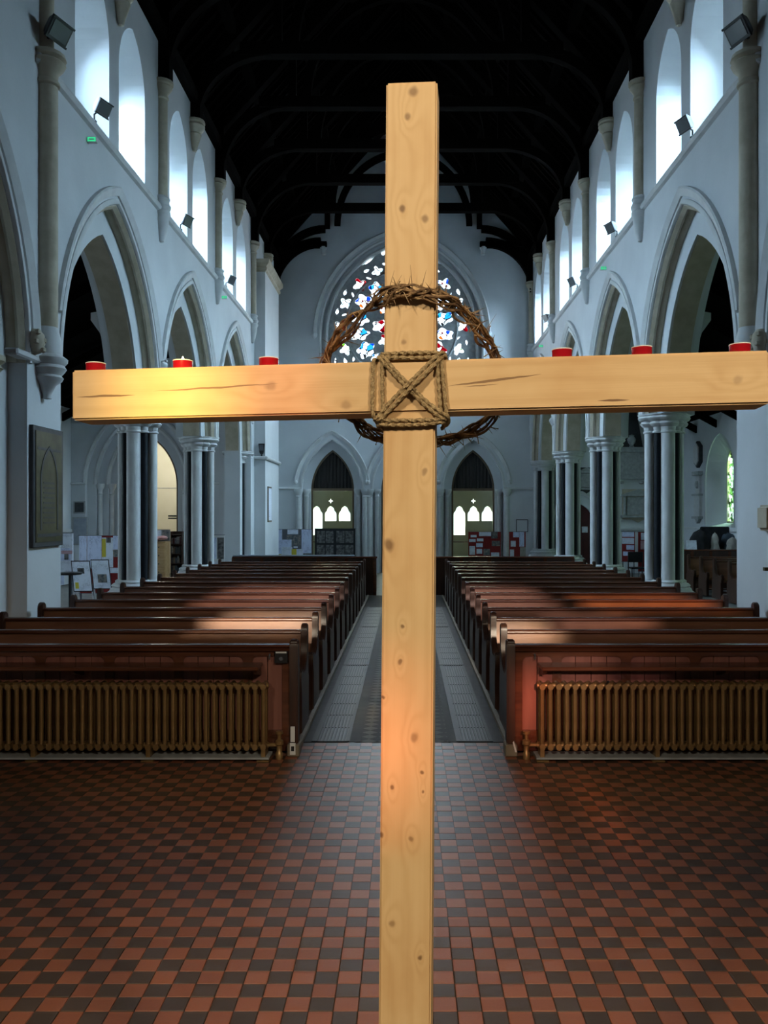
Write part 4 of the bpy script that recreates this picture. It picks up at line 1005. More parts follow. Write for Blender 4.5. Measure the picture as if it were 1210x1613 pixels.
# pew fronts: framed panels of upright boards, with a shelf over the radiator
for s in (-1, 1):
    xa = -0.93 if s < 0 else .865; xe = -4.4 if s < 0 else 4.2
    yf = 7.08; sg = -1 if s < 0 else 1
    t = thing('prayer_desk', 'panelled mahogany front desk of the pews behind the radiator, ' + SIDE[s], 'prayer desk', (xa, yf, 0), group='prayer desks before the pews')
    w_ = abs(xe - xa); mp_ = lambda x, z, d: (sg * x, d, z)
    def rr(x0, z0, x1, z1, r):
        pts = [(x0, z0), (x1, z0)]
        for k in range(6): a = PI / 2 * k / 5; pts.append((x1 - r + r * math.cos(a), z1 - r + r * math.sin(a)))
        for k in range(6): a = PI / 2 + PI / 2 * k / 5; pts.append((x0 + r + r * math.cos(a), z1 - r + r * math.sin(a)))
        return pts
    holes = []; x = .10
    wd = [.25] + [.50] * 6
    spans = []
    for q in wd:
        if x + q > w_ - .05: break
        holes.append(rr(x, .20, x + q, .815, .05)); spans.append((x, x + q)); x += q + .075
    obj('panel_frame', plate(rect(.02, .03, w_, .885), holes, mp_, -.012, .022, MB()), 'pew', t)
    for x0, x1 in spans:
        n_ = max(2, round((x1 - x0) / .125))
        for k in range(n_):
            a = x0 - .01 + (x1 - x0 + .02) * k / n_; b = x0 - .01 + (x1 - x0 + .02) * (k + 1) / n_
            obj('board', MB().box((sg * (a + .0025), .006, .18), (sg * (b - .0025), .022, .83)), 'pew_board', t, bevel=.002)
    obj('back_panel', MB().box((sg * .02, .022, .05), (sg * w_, .034, .87)), 'pew_dark', t)
    obj('top_rail', MB().prism([(-.045, .862), (-.05, .875), (-.03, .885), (-.045, .897), (-.035, .912), (.05, .912), (.05, .862)], lambda y, z, x: (sg * x, y, z), .02, w_), 'pew', t)
    obj('plinth', MB().box((sg * .02, -.025, .03), (sg * w_, .03, .15)), 'pew', t, bevel=.006)
    ep = MB().prism([(-.06, .0), (-.06, .90), (-.05, .935), (-.02, .955), (.02, .955), (.05, .935), (.06, .90), (.06, .0)], lambda y, z, x: (x, y, z), -.035, .035)
    obj('end_post', ep, 'pew_dark', t, bevel=.01, seg=2, smooth=True)
    obj('end_foot', MB().box((-.05, -.09, 0), (.05, .07, .10)), 'kerb', t, bevel=.008)
    # shelf with swept brackets
    xs = .26 if s < 0 else .225
    obj('shelf', MB().box((sg * xs, -.25, .735), (sg * w_, -.012, .765)), 'pew', t, bevel=.006)
    for x_ in (xs + .03, xs + 1.5):
        obj('shelf_bracket', MB().prism([(-.012, .735), (-.235, .735), (-.215, .71), (-.15, .69), (-.08, .672), (-.04, .665), (-.012, .66)], lambda y, z, x: (sg * x, y, z), x_ - .015, x_ + .015), 'pew_dark', t)
    hk = obj('hook', MB().tube([(sg * .20, -.012, .83), (sg * .20, -.04, .835), (sg * .20, -.055, .815), (sg * .20, -.05, .795)], .007, 8), 'steel', t, smooth=True); hk['label'] = 'small bright metal hook'
    if s < 0:
        bx = obj('switch_box', MB().box((-.16, -.045, .76), (-.05, -.012, .87)), 'black', t, bevel=.004); bx['label'] = 'black box with a pale strip'
        obj('strip', MB().box((-.15, -.048, .845), (-.06, -.044, .858)), 'white_paint', bx)
        obj('dial', MB().lathe([(.018, 0), (.016, .006), (0, .006)], (0, 0, 0), 12), 'grey_plastic', bx, (-.105, -.045, .80), rot=(PI / 2, 0, 0))
        obj('marker_strip', MB().box((-.02, -.095, .125), (.015, -.086, .25)), 'white_paint', t)['label'] = 'white tape strip on the post foot'
        mk = obj('marker_tag', MB().box((-.025, -.098, .02), (.02, -.088, .115)), 'white_paint', t); mk['label'] = 'white tag with a dark mark'
        obj('mark', MB().box((-.015, -.1005, .05), (.01, -.097, .09)), 'black', mk)
    else:
        obj('marker_strip', MB().prism([(.03, .04), (.045, .04), (.02, .13), (.01, .12)], lambda x, z, y: (x, y, z), -.096, -.088), 'white_paint', t)['label'] = 'white tape strip on the post foot'
# back screens closing the pew blocks
for s in (-1, 1):
    xa = -0.72 if s < 0 else .62; xe = -4.2 if s < 0 else 4.05
    t = thing('pew_screen', 'low dark wooden screen behind the last pew on the ' + SIDE[s], 'screen', (xa, 20.55, 0), group='screens behind the pews'); sg = s
    L = abs(xe - xa)
    obj('panel', MB().box((0, -.02, .03), (sg * L, .02, .93)), 'pew_dark', t)
    obj('cap_rail', MB().box((sg * -.02, -.05, .92), (sg * L, .05, .965)), 'pew', t, bevel=.008)
    for k in range(6): obj('stile', MB().box((sg * (k * L / 5.1), -.035, .03), (sg * (k * L / 5.1 + .08), -.018, .93)), 'pew', t)
    if s < 0:
        c = obj('ledge_cloth', MB().box((-4.18, 20.49, .964), (-1.25, 20.61, 1.0)), 'trim_light', None, bevel=.006)
        tag(c, 'pale grey cloth runner laid along the low screen behind the pews', 'cloth runner')
        c.location = (0, 0, 0)

# radiators
sec = MB()
for dy in (-.055, .055):
    sec.tube([(0, dy, .10), (0, dy, .605)], .0175, 8)
sec.rings([[(.024 * math.cos(2 * PI * k / 10), y, 0.60 + .026 * math.sin(2 * PI * k / 10)) for k in range(10)] for y in (-.078, -.06, .06, .078)])
sec.rings([[(.024 * math.cos(2 * PI * k / 10), y, .115 + .028 * math.sin(2 * PI * k / 10)) for k in range(10)] for y in (-.078, -.06, .06, .078)])
sec = sec.mesh('column'); sec.materials.append(M['bronze'])
nip = [MB().cyl((-.034, 0, z), (.034, 0, z), .023, 10).mesh('hub') for z in (.60, .115)]
for q in nip: q.materials.append(M['bronze'])
for s in (-1, 1):
    xa = -1.155 if s < 0 else 1.10
    t = thing('radiator', 'long low bronze painted column radiator in front of the pews, ' + SIDE[s], 'radiator', (xa, 6.935, 0), group='radiators')
    n_ = 46
    for k in range(n_):
        c_ = obj('column', sec, None, t, (s * k * .0665, 0, 0), smooth=True)
        for q in nip: obj('hub', q, None, c_)
        if k % 14 == 0: obj('foot', MB().box((-.018, -.07, 0), (.018, .07, .10)).box((-.05, -.10, 0), (.05, .08, .014)), 'bronze', t, (s * k * .0665, 0, 0), bevel=.003)
    v = obj('valve', MB().lathe([(.03, 0), (.03, .05), (.022, .06), (.022, .11), (.034, .12), (.034, .15), (.015, .16), (.015, .20), (.03, .205), (.03, .225), (.01, .23)], (-s * .12, 0, .0), 12), 'bronze', t, smooth=True)
    obj('pipe', MB().cyl((-s * .12, 0, .115), (-s * .02, 0, .115), .016, 10), 'bronze', v)
    v['label'] = 'knobbed brass radiator valve'
    obj('drip_tray', MB().box((s * -.05, -.09, .02), (s * n_ * .0665, .105, .035)), 'grey_marble', t)
    if s > 0: obj('key_valve', MB().cyl((s * .52, -.05, .62), (s * .52, -.11, .65), .008, 8).lathe([(0, -.012), (.014, 0), (0, .012)], (s * .52, -.11, .65), 8), 'black', t)

# gratings in the aisle floor
for s in (-1, 1):
    x0, x1 = (-.83, -.50) if s < 0 else (.44, .76)
    for q, (ya, yb) in enumerate(((7.45, 11.2), (11.22, 15.0), (15.02, 18.2))):
        t = thing('floor_grating', '%s iron floor grating from the radiator, along the pew ends, %s' % (ORD[q], SIDE[s]), 'floor grating', (x0, ya, 0), group='aisle gratings')
        W_ = x1 - x0; L = yb - ya
        obj('frame', MB().box((0, 0, -.004), (.05, L, .006)).box((W_ - .03, 0, -.004), (W_, L, .006)).box((0, 0, -.004), (W_, .02, .006)).box((0, L - .02, -.004), (W_, L, .006)), 'iron', t)
        obj('pit_shade', MB().box((.04, .01, -.004), (W_ - .02, L - .01, -.0025)), 'black', t)  # flat black sheet stands for the shade under the bars
        br = MB().box((-.008, .02, -.003), (.008, L - .02, .005)).mesh('bar'); br.materials.append(M['iron'])
        for k in range(8): obj('bar', br, None, t, (.066 + k * (W_ - .115) / 7, 0, 0))
        for k in range(1, int(L / .5)): obj('cross_bar', MB().box((.04, k * .5 - .008, -.003), (W_ - .02, k * .5 + .008, .002)), 'iron', t)
    for a, b in ((x0 - .07, x0), (x1, x1 + .10)):
        obj('grating_kerb', MB().box((a, 7.45, -.006), (b, 18.2, .001)), 'tile_slate', floor)
# ------------------------------------------------------------------ things on the walls
t = thing('memorial_plaque', 'tall dark engraved brass memorial plaque on the chancel pier', 'plaque', (XL, 9.92, 1.60))
obj('backing', MB().box((0, 0, 0), (.05, .86, 1.44)), 'slate', t, bevel=.006)
obj('brass_plate', MB().box((.05, .06, .06), (.058, .80, 1.38)), 'brass_old', t)
obj('engraved_arch', arch_loft([(0, 0), (0, .004), (.035, .004), (.035, 0)], .43, .22, .25, .78, lambda y, z, d: (.058 + d, y, z), 10, zleg=.2), 'slate', t)
for k in range(9): obj('engraved_line', MB().box((.058, .26 + .01 * (k % 2), .28 + k * .06), (.0595, .60 - .015 * (k % 3), .30 + k * .06)), 'slate', t)
obj('engraved_band', MB().box((.058, .10, .12), (.0595, .76, .16)), 'slate', t); obj('engraved_band', MB().box((.058, .10, 1.16), (.0595, .76, 1.19)), 'slate', t)

def floodlight(loc, face, label, group, sc=1.0):
    t = thing('floodlight', label, 'floodlight', loc, group=group)
    q = Vector(face).to_track_quat('-Y', 'Z').to_matrix().to_4x4()
    h = obj('housing', MB().rings([[(x * sc, y * sc, z * sc) for x, z in ((-a, -b), (a, -b), (a, b), (-a, b))] for a, b, y in ((.06, .045, .09), (.09, .07, .05), (.13, .095, -.02), (.13, .095, -.045))]), 'black' if sc > 1 else 'grey_plastic', t)
    fo = Vector((face[0], face[1], 0)).normalized() * .13 * sc
    h.matrix_local = Matrix.Translation((fo.x, fo.y, .17 * sc)) @ q
    obj('glass', MB().box((-.11 * sc, -.052 * sc, -.075 * sc), (.11 * sc, -.044 * sc, .075 * sc)), 'lamp_glass', h)
    for zz in (.085, -.105): obj('rim', MB().box((-.14 * sc, -.055 * sc, zz * sc), (.14 * sc, -.03 * sc, (zz + .02) * sc)), 'black', h)
    obj('yoke', MB().tube([(.0, 0, 0), (0, 0, .10 * sc), (fo.x * .9, fo.y * .9, .16 * sc)], .014 * sc, 6).box((-.03, -.03, 0), (.03, .03, .012)), 'black', t)
    return t
for s, X, ys in ((-1, XL, [11.9, 16.45, 20.6]), (1, XR, [12.4, 16.85, 20.75, 24.6])):
    for k, y in enumerate(ys):
        floodlight((X - s * .035, y, ZSTR + .085), (-s * 1.0, -.35, -.55), '%s small grey floodlight past the chancel pier on the string course, %s' % (ORD[k], SIDE[s]), 'clerestory floodlights')
    f = floodlight((X - s * .06, 10.24, 7.575), (-s * .9, -.30, -.60), 'black floodlight on the shaft capital of the chancel pier, ' + SIDE[s], 'chancel floodlights', 1.25)
    for k, y in enumerate([11.75, 20.3] if s < 0 else [17.9, 26.2]):
        t = thing('exit_sign', '%s lit green exit sign under the string course, %s' % (['nearer', 'farther'][k], SIDE[s]), 'exit sign', (X, y, 7.12), group='green exit signs')
        obj('case', MB().box((0, -.03, 0), (-s * .13, .03, .075)), 'white_paint', t, bevel=.006)
        obj('lit_face', MB().box((-s * .01, -.034, .01), (-s * .12, -.0305, .065)), 'green_lit', t)
        obj('arrow', MB().prism([(.02, .037), (.045, .057), (.045, .045), (.10, .045), (.10, .029), (.045, .029), (.045, .017)], lambda x, z, y_: (-s * x, y_, z), -.0365, -.034), 'white_paint', t)
t = thing('loudspeaker', 'small black loudspeaker on the ledge of the plain wall block', 'loudspeaker', (-4.18, 24.60, 3.66))
obj('cabinet', MB().rings([[(x, y, z) for x, y in ((-.08 * e, -.06 * e), (.08 * e, -.06 * e), (.08 * e, .06), (-.08 * e, .06))] for e, z in ((.5, .06), (.8, .12), (1, .30), (1.05, .36))]), 'black', t)
obj('bracket', MB().cyl((0, 0, 0), (0, 0, .08), .02, 8), 'black', t)
obj('grille', MB().box((-.06, -.066, .16), (.06, -.058, .33)), 'grey_plastic', t)
t = thing('framed_print', 'framed white print hanging on the side of the plain wall block', 'picture', (-4.08, 25.0, 1.75))
obj('frame', MB().box((0, 0, 0), (.03, .62, 1.05)), 'frame_oak', t, bevel=.006); obj('print', MB().box((.03, .05, .05), (.034, .57, 1.0)), 'paper', t)
t = thing('framed_notice', 'thin black framed notice on the west wall', 'picture', px(813, 838, YW - .02))
obj('frame', MB().box((0, -.02, 0), (.40, .02, .42)), 'black', t); obj('sheet', MB().box((.02, -.024, .02), (.38, -.0195, .40)), 'wall', t)
t = thing('stone_bracket', 'rounded brown stone box bracket on the chancel pier', 'bracket', (XR, 9.82, 1.80))
obj('box', MB().box((-.0, -.15, 0), (-.10, .17, .30)), 'stone', t, bevel=.035, seg=3); obj('lid_knob', MB().box((-.03, -.03, -.46), (-.08, .03, -.42)), 'brass_old', t)

# memorials
def memorial(label, loc, w_, h_, style, face=0, m='marble_white', m2='grey_marble'):
    t = thing('wall_memorial', label, 'memorial', loc, (0, 0, face), group='wall memorials')
    if style == 'hex':
        hx = [(-w_ / 2, h_ * .2), (0, 0), (w_ / 2, h_ * .2), (w_ / 2, h_ * .8), (0, h_), (-w_ / 2, h_ * .8)]
        obj('slate_back', MB().prism(hx, lambda x, z, d: (x, d, z), -.10, 0), 'slate', t)
        obj('tablet', MB().prism([(x * .78, (z - h_ / 2) * .84 + h_ / 2) for x, z in hx], lambda x, z, d: (x, d, z), -.14, -.10), m, t, bevel=.01)
    elif style == 'aedicule':
        obj('slate_back', MB().box((-w_ * .5, -.06, 0), (w_ * .5, 0, h_)), m2, t)
        obj('tablet', MB().box((-w_ * .36, -.10, h_ * .16), (w_ * .36, -.06, h_ * .74)), m, t)
        for q in (-1, 1): obj('column', MB().lathe([(.07, 0), (.07, .05), (.05, .08), (.045, h_ * .58), (.07, h_ * .62)], (q * w_ * .43, -.10, h_ * .14), 10), m, t, smooth=True)
        obj('base_shelf', MB().box((-w_ * .56, -.18, h_ * .06), (w_ * .56, 0, h_ * .14)), m, t, bevel=.012)
        obj('cornice', MB().box((-w_ * .56, -.18, h_ * .76), (w_ * .56, 0, h_ * .83)), m, t, bevel=.012)
        obj('pediment', MB().prism([(-w_ * .5, h_ * .83), (w_ * .5, h_ * .83), (0, h_)], lambda x, z, d: (x, d, z), -.13, 0), m, t)
        obj('apron', MB().prism([(-w_ * .3, h_ * .06), (0, -h_ * .10), (w_ * .3, h_ * .06)], lambda x, z, d: (x, d, z), -.08, 0), m2, t)
    elif style == 'obelisk':
        obj('tablet', MB().box((-w_ * .38, -.12, h_ * .12), (w_ * .38, 0, h_ * .38)), m, t)
        obj('cornice', MB().box((-w_ * .5, -.2, h_ * .38), (w_ * .5, 0, h_ * .44)), m, t, bevel=.015)
        obj('base_shelf', MB().box((-w_ * .46, -.16, h_ * .07), (w_ * .46, 0, h_ * .12)), m2, t, bevel=.012)
        obj('obelisk', MB().prism([(-w_ * .33, h_ * .44), (w_ * .33, h_ * .44), (w_ * .09, h_), (-w_ * .09, h_)], lambda x, z, d: (x, d, z), -.05, 0), 'slate', t)
        ur = MB().lathe([(.0, 0), (.09, .01), (.06, .06), (.13, .16), (.15, .26), (.08, .36), (.10, .39), (0, .42)], (0, -.11, h_ * .44), 12); obj('urn', ur, m, t, smooth=True)
        for q in (-1, 1): obj('scroll', MB().lathe([(0, -.05), (.07, -.04), (.09, 0), (.07, .04), (0, .05)], (q * w_ * .28, -.1, h_ * .03), 10), m2, t, smooth=True)
    elif style == 'bust':
        obj('tablet', MB().box((-w_ * .4, -.10, h_ * .12), (w_ * .4, 0, h_ * .52)), m, t)
        obj('cornice', MB().box((-w_ * .5, -.16, h_ * .52), (w_ * .5, 0, h_ * .56)), m2, t)
        obj('upper_tablet', MB().box((-w_ * .3, -.08, h_ * .56), (w_ * .3, 0, h_ * .92)), m, t)
        obj('oval', MB().lathe([(w_ * .16, 0), (w_ * .14, .05), (0, .05)], (0, 0, 0), 14, 1, 1.3), m2, t, (0, -.08, h_ * .74), rot=(PI / 2, 0, 0))
        obj('top_cornice', MB().box((-w_ * .48, -.16, h_ * .92), (w_ * .48, 0, h_)), m2, t, bevel=.012)
        obj('base_shelf', MB().box((-w_ * .5, -.16, h_ * .07), (w_ * .5, 0, h_ * .12)), m2, t)
        obj('apron', MB().prism([(-w_ * .3, h_ * .07), (0, -h_ * .02), (w_ * .3, h_ * .07)], lambda x, z, d: (x, d, z), -.1, 0), m2, t)
    return t
memorial('wide framed memorial with pediment above the red display boards', (7.78, YW, 1.80), 1.05, 1.02, 'aedicule', m='grey_marble', m2='stone')
memorial('tall memorial with dark obelisk and urn above the framed one', (7.55, YW, 2.95), 1.2, 2.9, 'obelisk', m='grey_marble')
memorial('small memorial above the red arched door', (6.05, YW, 2.75), .6, .8, 'aedicule', m='grey_marble', m2='slate')
memorial('hexagonal marble tablet edged with slate beside the lancet window', (AR, 26.95, 3.45), .55, .85, 'hex', -PI / 2)
memorial('tall two stage marble memorial below the hexagonal tablet', (AR, 26.95, 1.72), .62, 1.62, 'bust', -PI / 2)
memorial('slender marble memorial on the other side of the lancet window', (AR, 22.6, 2.0), .5, 1.7, 'bust', -PI / 2)
t = thing('wall_tablet', 'small grey slate tablet beside the moulded doorway', 'tablet', (-9.35, 24.35, 2.0))
obj('slab', MB().box((-.17, -.03, 0), (.17, 0, .36)), 'grey_marble', t, bevel=.006); obj('panel', MB().box((-.13, -.036, .04), (.13, -.029, .32)), 'slate', t)
t = thing('wall_tablet', 'larger pale tablet below the small grey one beside the moulded doorway', 'tablet', (-9.33, 24.35, 1.1))
obj('slab', MB().box((-.22, -.03, 0), (.22, 0, .80)), 'grey_marble', t, bevel=.006); obj('panel', MB().box((-.18, -.036, .04), (.18, -.029, .76)), 'trim_light', t)

# ------------------------------------------------------------------ display boards and furniture
def board(label, x0, x1, y, z0, z1, bm, sheets, frame='grey_plastic', legs=True, name='notice_board', cat='notice board', tilt=0, rz=0):
    t = thing(name, label, cat, ((x0 + x1) / 2, y, 0), (0, 0, rz)); w_ = x1 - x0; h_ = z1 - z0
    b = obj('board', MB().box((-w_ / 2, -.012, 0), (w_ / 2, .012, h_)), bm, t, (0, 0, z0), rot=(tilt, 0, 0))
    for zz in (-.012, h_): obj('edge', MB().box((-w_ / 2 - .012, -.018, zz), (w_ / 2 + .012, .018, zz + .012)), frame, b)
    for i, (a, c, e, f, m) in enumerate(sheets):
        zz = -.0145 - .0012 * i
        obj('sheet', MB().box((-w_ / 2 + a * w_, zz, c * h_), (-w_ / 2 + e * w_, zz + .0025, f * h_)), m, b)
    if legs:
        for q in (-1, 1): obj('leg', MB().cyl((q * (w_ / 2 - .03), .02, 0), (q * (w_ / 2 - .03), .02, z0 + .1 * h_ + .02), .016, 8).box((q * (w_ / 2 - .03) - .015, -.2, 0), (q * (w_ / 2 - .03) + .015, .22, .02)), frame, t)
    return t
def bx(u0, u1, d): return (u0 - 640) * d / F, (u1 - 640) * d / F
def bz(v, d): return 2 - (v - 809) * d / F
d = 17.5; x0, x1 = bx(90, 115, d)
board('tall notice board of overlapping white sheets beside the chancel pier', x0 - .1, x1, d, bz(905, d), bz(840, d), 'paper', [(0, .62, 1, 1, 'paper'), (.02, .3, .9, .64, 'paper_b'), (.45, .5, .98, .58, 'paper_p'), (.3, 0, 1, .34, 'paper'), (.6, .36, .8, .5, 'photo'), (.2, -.25, .6, .05, 'paper_b')])
d = 19.0; x0, x1 = bx(125, 192, d)
board('wide notice board with large white sheets and a red corner behind the two easels', x0, x1, d, bz(934, d), bz(844, d), 'red_board', [(0, .43, .18, 1, 'paper_b'), (.19, .43, .53, 1, 'paper_b'), (.54, .45, .80, .97, 'paper'), (.54, .63, .63, .95, 'yellow'), (.64, .88, .75, .97, 'photo'), (.80, .72, 1, 1, 'paper_b'), (.8, .63, .96, .76, 'photo_col'), (.70, .35, .96, .44, 'paper'), (.54, .45, .78, .6, 'paper')])
def easel(label, u0, u1, v0, v1, d, sheets, sk):
    """sloping display panel on an A shaped steel easel"""
    t = thing('easel_sign', label, 'easel sign', ((u0 + u1) / 2 * d / F - 640 * d / F, d, 0), (0, 0, 0.12), group='easel signs')
    w_ = (u1 - u0) * d / F; z0, z1 = bz(v1, d), bz(v0, d)
    P = lambda x, z, dd: (x - sk * (z - z0) / (z1 - z0), dd + .30 * (z - z0), z)
    b = obj('panel', MB().prism(rect(-w_ / 2, z0, w_ / 2, z1), P, -.01, .01), 'black', t)
    for i, (a, c, e, f, m) in enumerate(sheets):
        h_ = z1 - z0; zz = -.012 - .001 * i
        obj('sheet', MB().prism(rect(-w_ / 2 + a * w_, z0 + c * h_, -w_ / 2 + e * w_, z0 + f * h_), P, zz, zz + .002), m, b)
    for q in (-1, 1):
        obj('front_leg', MB().cyl(P(q * w_ / 2 * .92, -0.0 + z0 - (z0) , 0), P(q * w_ / 2 * .92, z1, .02), .012, 8), 'steel', t)
        obj('back_leg', MB().cyl((q * w_ / 2 * .8, .55, 0), P(q * w_ / 2 * .7, z1, .03), .010, 8), 'steel', t)
easel('easel sign with a small dark picture and yellow note, next to the black tray stand', 117, 146, 884, 932, 16.2, [(.04, .03, .96, .97, 'paper'), (.3, .58, .66, .76, 'photo'), (.12, .10, .3, .3, 'yellow')], .10)
easel('easel sign with a large landscape picture low on the sheet', 148, 176, 882, 928, 16.6, [(.04, .03, .96, .97, 'paper'), (.3, .22, .8, .5, 'photo_col')], .10)
t = thing('tray_stand', 'slim black stand with a small round tray beside the notice board', 'stand', px(110, 905, 15.6)[:2] + (0,))
obj('pole', MB().cyl((0, 0, 0), (0, 0, .90), .022, 10), 'black', t); obj('tray', MB().lathe([(.20, .88), (.22, .90), (.22, .92), (.18, .925), (0, .925)], n=20), 'black', t, smooth=True)
for k in range(3): obj('foot', MB().cyl((0, 0, .05), (.24 * math.cos(k * 2.1), .24 * math.sin(k * 2.1), .012), .012, 8), 'black', t)
# chest of drawers with things on it
t = thing('chest_of_drawers', 'pale pine chest of five drawers in front of the cream lit doorway', 'chest', (-6.99, 23.6, 0))
obj('carcass', MB().box((-.37, -.22, 0), (.37, .22, 1.20)), 'pine', t, bevel=.006); obj('top', MB().box((-.385, -.25, 1.20), (.385, .24, 1.23)), 'pine', t, bevel=.006)
for k in range(5):
    dr = obj('drawer', MB().box((-.35, -.238, .06 + k * .228), (.35, -.219, .06 + k * .228 + .212)), 'pine', t, bevel=.004)
    for q in (-.2, .2): obj('knob', MB().lathe([(.012, 0), (.012, .015), (.02, .025), (0, .032)], (0, 0, 0), 10), 'frame_oak', dr, (q, -.238, .165 + k * .228), rot=(PI / 2, 0, 0))
b = MB()
for k in range(9): b.lathe([(0, -.05), (.10, -.03), (.13, .01), (.08, .05), (0, .065)], (-.28 + .07 * k, .05 * math.sin(k * 2.1), .05 + .015 * math.sin(k)), 10)
tag(obj('folded_cloth', b, 'pink_cloth', None, (-6.99, 23.55, 1.262), smooth=True), 'crumpled pink cloth on top of the chest of drawers', 'cloth')
for i, (xx, m, ww_, lab) in enumerate(((-6.72, 'photo_col', .24, 'blue picture in a silver frame leaning on the chest of drawers'), (-6.93, 'paper', .22, 'white card in a silver frame leaning on the chest of drawers'))):
    t = thing('picture_frame', lab, 'picture', (xx, 23.76, 1.228), (-.15, 0, .1))
    obj('frame', MB().box((-ww_ / 2, -.01, 0), (ww_ / 2, .01, .33)), 'steel', t); obj('picture', MB().box((-ww_ / 2 + .025, -.013, .025), (ww_ / 2 - .025, -.009, .305)), m, t)
# book rack and leaflet stand near the second pier
t = thing('book_rack', 'tall dark rack of books between the doorway and the second pier', 'book rack', (-6.44, 23.95, 0))
obj('back', MB().box((-.16, .12, 0), (.16, .14, 1.5)), 'pew_dark', t)
for q in (-1, 1): obj('side', MB().box((q * .16, -.14, 0), (q * .145, .14, 1.5)), 'pew_dark', t)
for k in range(6): obj('shelf', MB().box((-.145, -.14, .05 + k * .27), (.145, .12, .07 + k * .27)), 'pew_dark', t)
bms = ['photo', 'blue_cloth', 'door_red', 'frame_oak', 'photo_col', 'slate']
bl = {'photo': 'grey', 'blue_cloth': 'dark blue', 'door_red': 'dark red', 'frame_oak': 'brown', 'photo_col': 'mottled', 'slate': 'charcoal'}
for k in range(1, 5):
    x = -.14
    while x < .11:
        w_ = random.uniform(.03, .06); h_ = random.uniform(.15, .21); m = random.choice(bms)
        if x + w_ > .14: break
        o = obj('book', MB().box((0, 0, 0), (w_ - .003, .17, h_)), m, None, (-6.44 + x, 23.95 - .12, .071 + k * .27)); tag(o, '%s book on the %s shelf of the dark rack by the second pier' % (bl[m], ['', 'lowest', 'second lowest', 'third', 'upper'][k]), 'book', 'books on the dark rack'); x += w_
d = 23.1; x0, x1 = bx(331, 354, d)
board('pale leaflet stand between the second pier and the joined pier', x0, x1, d, .12, bz(843, d), 'white_paint', [(.05, .5, .45, .95, 'paper_b'), (.5, .5, .95, .95, 'photo'), (.1, .08, .5, .45, 'paper'), (.55, .1, .9, .4, 'photo')], legs=True)
# boards along the west end
d = 27.6; x0, x1 = bx(427, 492, d)
board('grey notice board crowded with white and yellow papers at the west end', x0, x1, d, bz(884, d), bz(834, d), 'grey_board',
      [(0, .45, .27, 1, 'paper_b'), (.40, .85, .66, 1, 'paper'), (.38, .5, .72, .82, 'photo_col'), (.74, .25, .98, 1, 'paper_b'), (.15, .2, .5, .68, 'paper_b'), (0, 0, .12, .28, 'photo'), (.13, .02, .25, .22, 'yellow'), (.26, 0, .52, .45, 'paper'), (.5, .1, .63, .38, 'yellow'), (.62, .08, .78, .38, 'paper'), (.02, .02, .12, .15, 'paper'), (.78, .03, .98, .22, 'photo_col'), (.55, .42, .65, .47, 'paper')])
x0, x1 = bx(496, 560, d)
board('black display board with four framed dark photographs at the west end', x0, x1, d, bz(880, d), bz(833, d), 'black_board',
      [(.05, .53, .25, .93, 'photo'), (.27, .53, .46, .93, 'photo'), (.53, .53, .73, .93, 'photo'), (.75, .53, .95, .93, 'photo'), (.05, .06, .25, .46, 'photo'), (.27, .06, .46, .46, 'photo'), (.53, .06, .73, .46, 'photo'), (.75, .06, .95, .46, 'photo')], frame='black')
x0, x1 = bx(738, 789, d)
board('red notice board with white sheets in front of the west doorway', x0, x1, d, bz(884, d), bz(838, d), 'red_board',
      [(.33, .86, .70, 1, 'paper'), (.07, .82, .25, .9, 'paper'), (.02, .66, .22, .76, 'paper'), (.26, .68, .46, .78, 'paper'), (.24, .48, .44, .62, 'paper_b'), (.03, .22, .2, .52, 'paper'), (.25, .26, .42, .42, 'paper'), (.46, .2, .66, .42, 'photo_col'), (.7, .05, .95, .3, 'paper'), (.72, .52, .97, .7, 'photo_col'), (.70, .78, .90, 1, 'photo')])
x0, x1 = bx(802, 828, d)
board('narrow red notice board with blue white sheets under the framed notice', x0, x1, d, bz(884, d), bz(838, d), 'red_board', [(.25, .82, .6, 1, 'paper_b'), (.62, .5, .92, 1, 'paper_b'), (.1, .5, .4, .7, 'paper'), (.05, .15, .3, .4, 'paper'), (.66, 0, 1, .48, 'beige_cloth')])
d = 25.7; x0, x1 = bx(980, 1000, d)
board('hinged display board with four white sheets beyond the lancet side piers', x0, x1, d, .55, bz(838, d), 'red_board', [(.02, .84, .95, 1, 'paper_b'), (.02, .60, .95, .8, 'paper'), (.35, .40, .95, .56, 'paper_b'), (.1, .2, .9, .34, 'paper_b')], rz=-.35)
d = 25.2; x0, x1 = bx(1003, 1040, d)
board('tall red display board with pink and white posters beside the hinged one', x0, x1, d - .1, .30, bz(838, d), 'red_board', [(.12, .80, .35, .98, 'paper'), (.10, .56, .38, .78, 'paper_p'), (.55, .6, .85, .98, 'paper'), (.6, .4, .9, .6, 'photo')], rz=.15)
t = thing('stacking_chair', 'black stacking chair in front of the hinged display board', 'chair', (6.6, 24.3, 0))
obj('seat', MB().box((-.22, -.22, .43), (.22, .22, .47)), 'black', t, bevel=.01); obj('backrest', MB().box((-.22, .18, .60), (.22, .21, .90)), 'black', t, bevel=.01)
for q in (-.2, .2):
    obj('leg', MB().cyl((q, -.2, 0), (q, -.2, .44), .014, 6), 'black', t); obj('leg', MB().cyl((q, .2, 0), (q, .2, .85), .014, 6), 'black', t)

